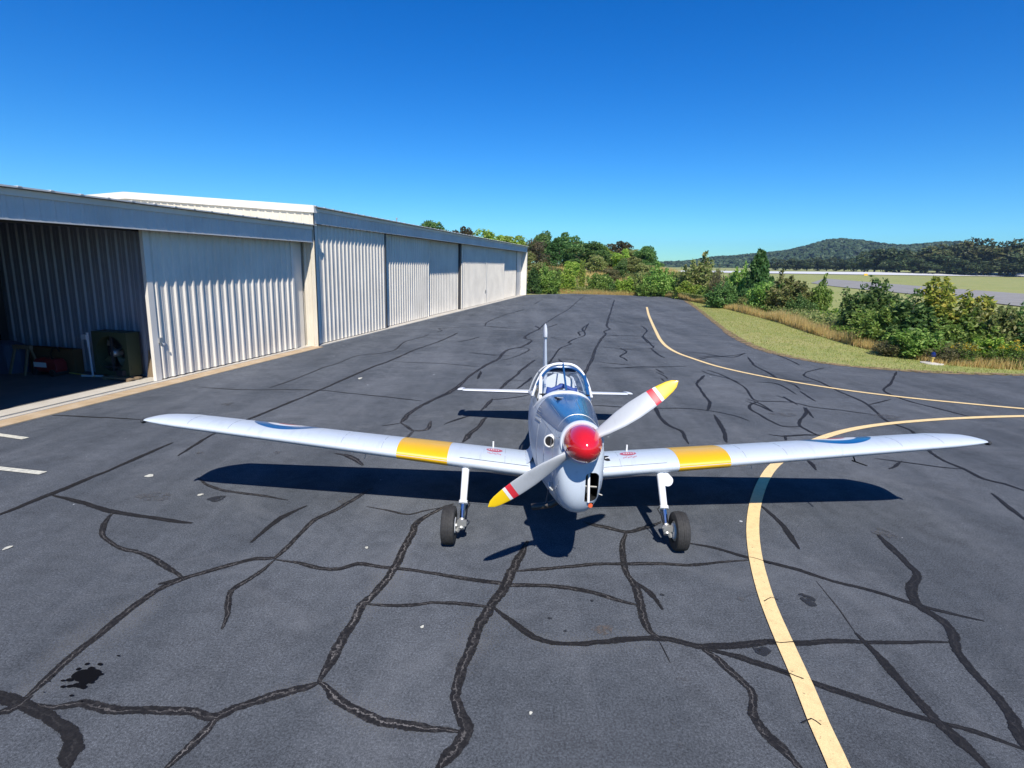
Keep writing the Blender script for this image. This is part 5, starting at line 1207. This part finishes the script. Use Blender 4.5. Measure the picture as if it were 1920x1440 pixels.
def bush_mesh(kind, seed, nleaf, nst=16, size=.034):
    """unit shrub: height 1, spread 1; leaves sit along leaning stems and their side twigs"""
    global RNG; RNG = np.random.default_rng(seed); r = random.Random(seed); segs = []; tips = []
    tall = kind in ('sapling',)
    for i in range(nst):
        a = r.uniform(0, 6.28); sp = (r.random()**.5)*(.14 if tall else .42); hh = r.uniform(.62, 1.0)*(1 - .45*(sp/.42)**2 if not tall else 1)
        b = np.array([math.cos(a)*sp*.35, math.sin(a)*sp*.35, -.02]); e = np.array([math.cos(a)*sp, math.sin(a)*sp, hh])
        m = (b+e)*.5 + np.array([r.uniform(-.05, .05), r.uniform(-.05, .05), 0])
        segs += [(tuple(b), tuple(m), .010, .007), (tuple(m), tuple(e), .007, .002)]
        for t in np.linspace(.18, 1, 11):
            c = (1-t)**2*b + 2*t*(1-t)*m + t*t*e; tw = (.17*(1-t)**.6 + .022)*(1 if not tall else .5)*r.uniform(.6, 1.3)
            aa = r.uniform(0, 6.28); dv = np.array([math.cos(aa), math.sin(aa), r.uniform(-.1, .6)])*tw
            tips.append((c, c + dv, tw))
            if r.random() < .5: segs.append((tuple(c), tuple(c+dv), .003, .0012))
    A0 = np.array([t[0] for t in tips]); A1 = np.array([t[1] for t in tips]); TW = np.array([t[2] for t in tips])
    pr = (TW + .03); pr /= pr.sum(); k = RNG.choice(len(tips), nleaf, p=pr); t = RNG.uniform(.1, 1.1, nleaf)[:, None]
    P = A0[k]*(1-t) + A1[k]*t + RNG.normal(size=(nleaf, 3))*(TW[k]*.22 + .010)[:, None]; P[:, 2] = np.abs(P[:, 2])
    if kind == 'pine':
        D = A1[k]-A0[k]; q = quads(P, size*1.2, .16, .6)
    else: q = quads(P, size, .55, .55)
    mats_, idx = [LEAF[kind]], None
    if kind == 'goldenrod':
        tops = P[:, 2] > .58; mats_ = [LEAF[kind], FLOWER]; idx = (tops & (RNG.random(nleaf) < .55)).astype(np.int32)
    me = np_mesh('foliage', q, 4, mats_, idx)
    return me, segs
def stem_mesh(name, segs):
    o = tubes(segs, 5).build(name, BARK, None, True); me = o.data; bpy.data.objects.remove(o); return me
BV = {}
for k_ in ('pine', 'leafy', 'bright', 'sapling', 'dark', 'olive', 'brown', 'yellow', 'goldenrod'):
    for s_ in range(3 if k_ in ('leafy', 'olive', 'dark', 'bright') else 1 if k_ in ('pine', 'sapling', 'yellow') else 2):
        nl = dict(pine=7000, brown=4200, goldenrod=3600, sapling=3400, yellow=10500).get(k_, 9500)
        if k_ == 'pine': me, sg_ = tree_mesh('pine', 40 + s_, 6500, 40, .05)
        else: me, sg_ = bush_mesh(k_, 20 + 7*s_ + len(k_), nl, 24 if k_ != 'brown' else 28, .032 if k_ not in ('brown', 'goldenrod') else .026)
        BV.setdefault(k_, []).append((me, stem_mesh('stems', sg_)))
used = {}
rr_ = random.Random(9)
for X, Y, Z, w, h_, k_, lab in BUSHES:
    i = used.get(k_, 0); used[k_] = i + 1; me, sm = BV[k_][i % len(BV[k_])]
    nm = 'goldenrod_plant' if k_ == 'goldenrod' else ('young_pine' if k_ == 'pine' else 'shrub')
    o = empty(nm, (X, Y, float(terrain(X, Y)) - .03), rr_.uniform(0, 6.28)); o.scale = (w*1.28, w*1.28, h_*1.04)
    tag(o, lab, 'shrub' if nm != 'young_pine' else 'tree', 'shrubs of the hedge beside the pavement' if nm == 'shrub' else None)
    if nm == 'goldenrod_plant': tag(o, None, 'plant', 'goldenrod clumps at the foot of the hedge')
    f_ = bpy.data.objects.new('foliage', me); COL.objects.link(f_); f_.parent = o
    s_ = bpy.data.objects.new('stems', sm); COL.objects.link(s_); s_.parent = o
# filling undergrowth between the shrubs: nobody could count it
vsx = []
for i in range(len(DRY_PATH)-1):
    (x0, y0), (x1, y1) = DRY_PATH[i], DRY_PATH[i+1]; L = math.hypot(x1-x0, y1-y0); k = int(L*520); t = RNG.random(k)
    nx_, ny_ = -(y1-y0)/L, (x1-x0)/L
    if nx_ < 0 and i > 2: nx_, ny_ = -nx_, -ny_
    if i <= 2: nx_, ny_ = 0, 1
    off = RNG.uniform(1.0, 3.6, k); hgt = RNG.random(k)**1.5*(.75)
    vsx.append(np.stack([x0 + (x1-x0)*t + nx_*off, y0 + (y1-y0)*t + ny_*off, hgt], 1))
P = np.concatenate(vsx); 
q = quads(P, .085, .5, .4); idx = None
o = np_obj('undergrowth', q, 4, LEAF['olive']); tag(o, 'tangled low undergrowth filling the foot of the hedge', 'undergrowth', kind='stuff')
# tall dry grass in front of the hedge
def blades(P, h_, w_, lean=.35):
    n = len(P); a = RNG.uniform(0, 2*PI, n); d = np.stack([np.cos(a), np.sin(a), np.zeros(n)], 1)*w_
    b = RNG.uniform(0, 2*PI, n); l = np.stack([np.cos(b), np.sin(b), np.zeros(n)], 1)*(RNG.uniform(0, lean, n)*h_)[:, None]
    top = P + l + np.array([0, 0, 1])*h_[:, None]
    return np.stack([P - d, P + d, top], 1).reshape(-1, 3)
vsx = []; hs_ = []
for i in range(len(DRY_PATH)-1):
    (x0, y0), (x1, y1) = DRY_PATH[i], DRY_PATH[i+1]; L = math.hypot(x1-x0, y1-y0); k = int(L*(620 if i > 1 else 420)); t = RNG.random(k)
    nx_, ny_ = -(y1-y0)/L, (x1-x0)/L
    if i <= 2: nx_, ny_ = 0, 1
    elif nx_ < 0: nx_, ny_ = -nx_, -ny_
    off = np.abs(RNG.normal(.35, .55, k)); X = x0 + (x1-x0)*t + nx_*off; Y = y0 + (y1-y0)*t + ny_*off
    clump = .5 + .5*np.sin(X*1.7 + 1.3*np.sin(Y*.9)) * np.cos(Y*.8); hh = RNG.uniform(.25, .95, k)*(.45 + .55*clump)
    if i >= 7: hh *= .55
    vsx.append(np.stack([X, Y, terrain(X, Y)], 1)); hs_.append(hh)
P = np.concatenate(vsx); hh = np.concatenate(hs_)
o = np_obj('dry_grass', blades(P, hh, .016), 3, STRAW); tag(o, 'tall tan dry grass along the front of the hedge', 'grass', kind='stuff')
# mown grass of the verge
X = RNG.uniform(10, 27, 90000); Y = RNG.uniform(18, 62, 90000)
ex = np.array([p[0] for p in APRON_EDGE[3:]]); ey = np.array([p[1] for p in APRON_EDGE[3:]])
dx = X[:, None] - ex[None]; dy = Y[:, None] - ey[None]
# keep what lies outside the pavement (right of / above its edge) and in front of the hedge
lim = np.interp(Y, ey[:9][::-1], ex[:9][::-1])
keep = (X > lim + RNG.normal(.06, .10, 90000)) & ((Y > 20.5) | (Y > np.interp(X, ex[8:], ey[8:]) + RNG.normal(.06, .10, 90000)))
hx = np.array([p[0] for p in DRY_PATH[3:]]); hy = np.array([p[1] for p in DRY_PATH[3:]])
keep &= (X < np.interp(Y, hy[::-1], hx[::-1]) + 1.0)
P = np.stack([X, Y, terrain(X, Y)], 1)[keep]
o = np_obj('mown_grass', blades(P, RNG.uniform(.02, .085, len(P)), .012, .9), 3, BLADE); tag(o, 'short mown grass of the verge beside the pavement', 'grass', kind='stuff')
# tall weeds over the slope behind the pavement
k = 26000; X = RNG.uniform(-2, 30, k); Y = RNG.uniform(69, 112, k); P = np.stack([X, Y, terrain(X, Y)], 1); sel = (np.sin(X*.5 + np.sin(Y*.3)*2) + np.sin(Y*.4 + X*.2)) > -.6
o = np_obj('slope_weeds', blades(P[sel], RNG.uniform(.2, .8, k)[sel], .05, .6), 3, STRAW); tag(o, 'rough dry weeds on the slope behind the pavement', 'grass', kind='stuff')
X = RNG.uniform(-2, 34, 15000); Y = RNG.uniform(66, 90, 15000); P = np.stack([X, Y, terrain(X, Y) + RNG.uniform(0, .9, 15000)], 1); sel = (np.sin(X*.7+2) + np.sin(Y*.6 + X*.3)) > .2
o = np_obj('slope_scrub', quads(P[sel], .15, .5, .4), 4, LEAF['olive']); tag(o, 'low green scrub on the slope behind the pavement', 'scrub', kind='stuff')

# trees on the slope
TV = {}
for k_ in ('dark', 'bright', 'olive', 'brown', 'bare', 'pine', 'dome'):
    for s_ in range(3 if k_ in ('dark', 'bright', 'olive') else 1):
        me, sg_ = tree_mesh(k_, 70 + s_*5 + len(k_), 5200 if k_ != 'dome' else 7000, 30 if k_ != 'pine' else 40, .030)
        TV.setdefault(k_, []).append((me, stem_mesh('trunk', sg_)))
used = {}
def put_tree(X, Y, Z, w, h_, var, lab, grp, name='tree', cat='tree'):
    me, sm = var
    o = empty(name, (X, Y, Z), rr_.uniform(0, 6.28)); o.scale = (w*1.3, w*1.3, h_); tag(o, lab, cat, grp)
    f_ = bpy.data.objects.new('crown', me); COL.objects.link(f_); f_.parent = o
    s_ = bpy.data.objects.new('trunk', sm); COL.objects.link(s_); s_.parent = o
    return o
for X, Y, Z, w, h_, k_, lab in TREES:
    i = used.get(k_, 0); used[k_] = i + 1
    put_tree(X, Y, float(terrain(X, Y)) - .1, w, h_, TV[k_][i % len(TV[k_])], lab, 'trees on the slope behind the hangars', 'pine_tree' if k_ == 'pine' else 'tree')
# row beyond the runway
FARTAN = leaf_mat('leaf_far_tan', [(.06, .08, .028), (.09, .12, .040), (.13, .145, .05), (.16, .14, .06)], .2)
FV = []
for s_ in range(5):
    kk = ('dark', 'dark', 'olive', 'olive', 'dark')[s_]
    me, sg_ = tree_mesh(kk, 110 + s_, 3000, 24, .040); me.materials[0] = LEAF['far'] if s_ != 3 else FARTAN; FV.append((me, stem_mesh('trunk', sg_)))
for i, (X, Y, Z, w, h_) in enumerate(FAR_TREES):
    kind = 3 if i in (9, 12, 6) else (2 if i in (4, 11) else i % 2)
    big = i < 20
    sp_ = {6: 'tan green tree in the wood beyond the runway, leftmost of the three tan ones', 9: 'tallest tan green tree in the wood beyond the runway', 12: 'tan green tree in the wood beyond the runway at the picture edge', 4: 'olive tree in the left part of the wood beyond the runway', 11: 'olive tree in the right part of the wood beyond the runway'}
    lab = sp_.get(i) or ('brownish tall tree in the wood beyond the pale runway' if kind == 3 else 'olive green tree in the wood beyond the pale runway' if kind == 2 else 'dark green tree in the wood beyond the pale runway') if big else 'small dark tree in the low row beyond the field, left of the wood'
    put_tree(X, Y, float(terrain(X, Y)) - .3, w*1.25, h_*1.0, FV[kind], lab, {3: 'brownish trees beyond the runway', 2: 'olive trees beyond the runway'}.get(kind, 'dark trees beyond the runway') if big else 'low dark trees beyond the field')
# far wood as one mass, and the wooded hill
th0 = np.array([h[0] for h in HILL]); hz0 = np.array([h[1] for h in HILL])
R0 = 1900.0
def hill_z(tt, rr):
    prof = np.interp(tt, th0, hz0)*(R0/1000.)*1.0
    s = (rr - 900)/(R0 - 900)
    return CAM_H + prof*np.where(s < 1, S(s)**.9, 1) - 14*(1 - S(s)) - 6
TT, RR = np.meshgrid(np.linspace(-.35, 1.1, 260), np.concatenate([np.linspace(820, R0, 40), np.linspace(R0+60, R0+900, 8)]))
ZZ = hill_z(TT, np.minimum(RR, R0)) - np.maximum(RR-R0, 0)*.12
ZZ = ZZ + np.sin(TT*37 + RR*.004)*2.2*S((RR-900)/600) + np.sin(TT*83 - RR*.011)*1.2*S((RR-900)/600)
vs_ = np.stack([np.sin(TT)*RR, np.cos(TT)*RR, ZZ], -1).reshape(-1, 3); nt = TT.shape[1]
fs_ = [(j*nt+i, j*nt+i+1, (j+1)*nt+i+1, (j+1)*nt+i) for j in range(TT.shape[0]-1) for i in range(nt-1)]
HILLM = mat('forest_floor', (.035, .05, .028), .95)
o = MB().add(vs_, fs_).build('hill', HILLM, smooth=True, fix=False); tag(o, kind='structure')
RNG = np.random.default_rng(5)
nC = 15000; tt = RNG.uniform(-.28, .98, nC); rr2 = np.sqrt(RNG.uniform(900**2, (R0+40)**2, nC))
zz = hill_z(tt, rr2) + np.sin(tt*37 + rr2*.004)*2.2*S((rr2-900)/600) + np.sin(tt*83 - rr2*.011)*1.2*S((rr2-900)/600)
base = np.stack([np.sin(tt)*rr2, np.cos(tt)*rr2, zz], 1)
# each crown: a few leaf-mass facets
q = []
m = 9
cs = RNG.uniform(4.5, 9.0, nC)
for k in range(m):
    d = rnd_dirs(nC, .7); P = base + d*cs[:, None]*np.array([.6, .6, .62]) + np.array([0, 0, 2.0]); 
    N = d; T = np.cross(N, rnd_dirs(nC, 0)); T /= np.linalg.norm(T, axis=1, keepdims=True); B = np.cross(N, T); s_ = (cs*.52)[:, None]
    q.append(np.stack([P - T*s_, P - B*s_, P + T*s_, P + B*s_], 1).reshape(-1, 3))
o = np_obj('distant_forest', np.concatenate(q), 4, LEAF['hill']); tag(o, 'continuous forest covering the distant hill', 'forest', kind='stuff')

# thin air: far things fade towards blue
HZ_ = bpy.data.materials.new('haze_air'); HZ_.use_nodes = True; t = HZ_.node_tree; t.nodes.clear()
o_ = t.nodes.new('ShaderNodeOutputMaterial'); pv_ = t.nodes.new('ShaderNodeVolumePrincipled'); pv_.inputs['Color'].default_value = (.55, .75, 1.0, 1); pv_.inputs['Density'].default_value = .00011; pv_.inputs['Anisotropy'].default_value = .2
t.links.new(pv_.outputs[0], o_.inputs['Volume'])
o = MB().box(-3300, 3300, -3300, 3300, -32, 150).build('haze', HZ_); tag(o, kind='stuff')
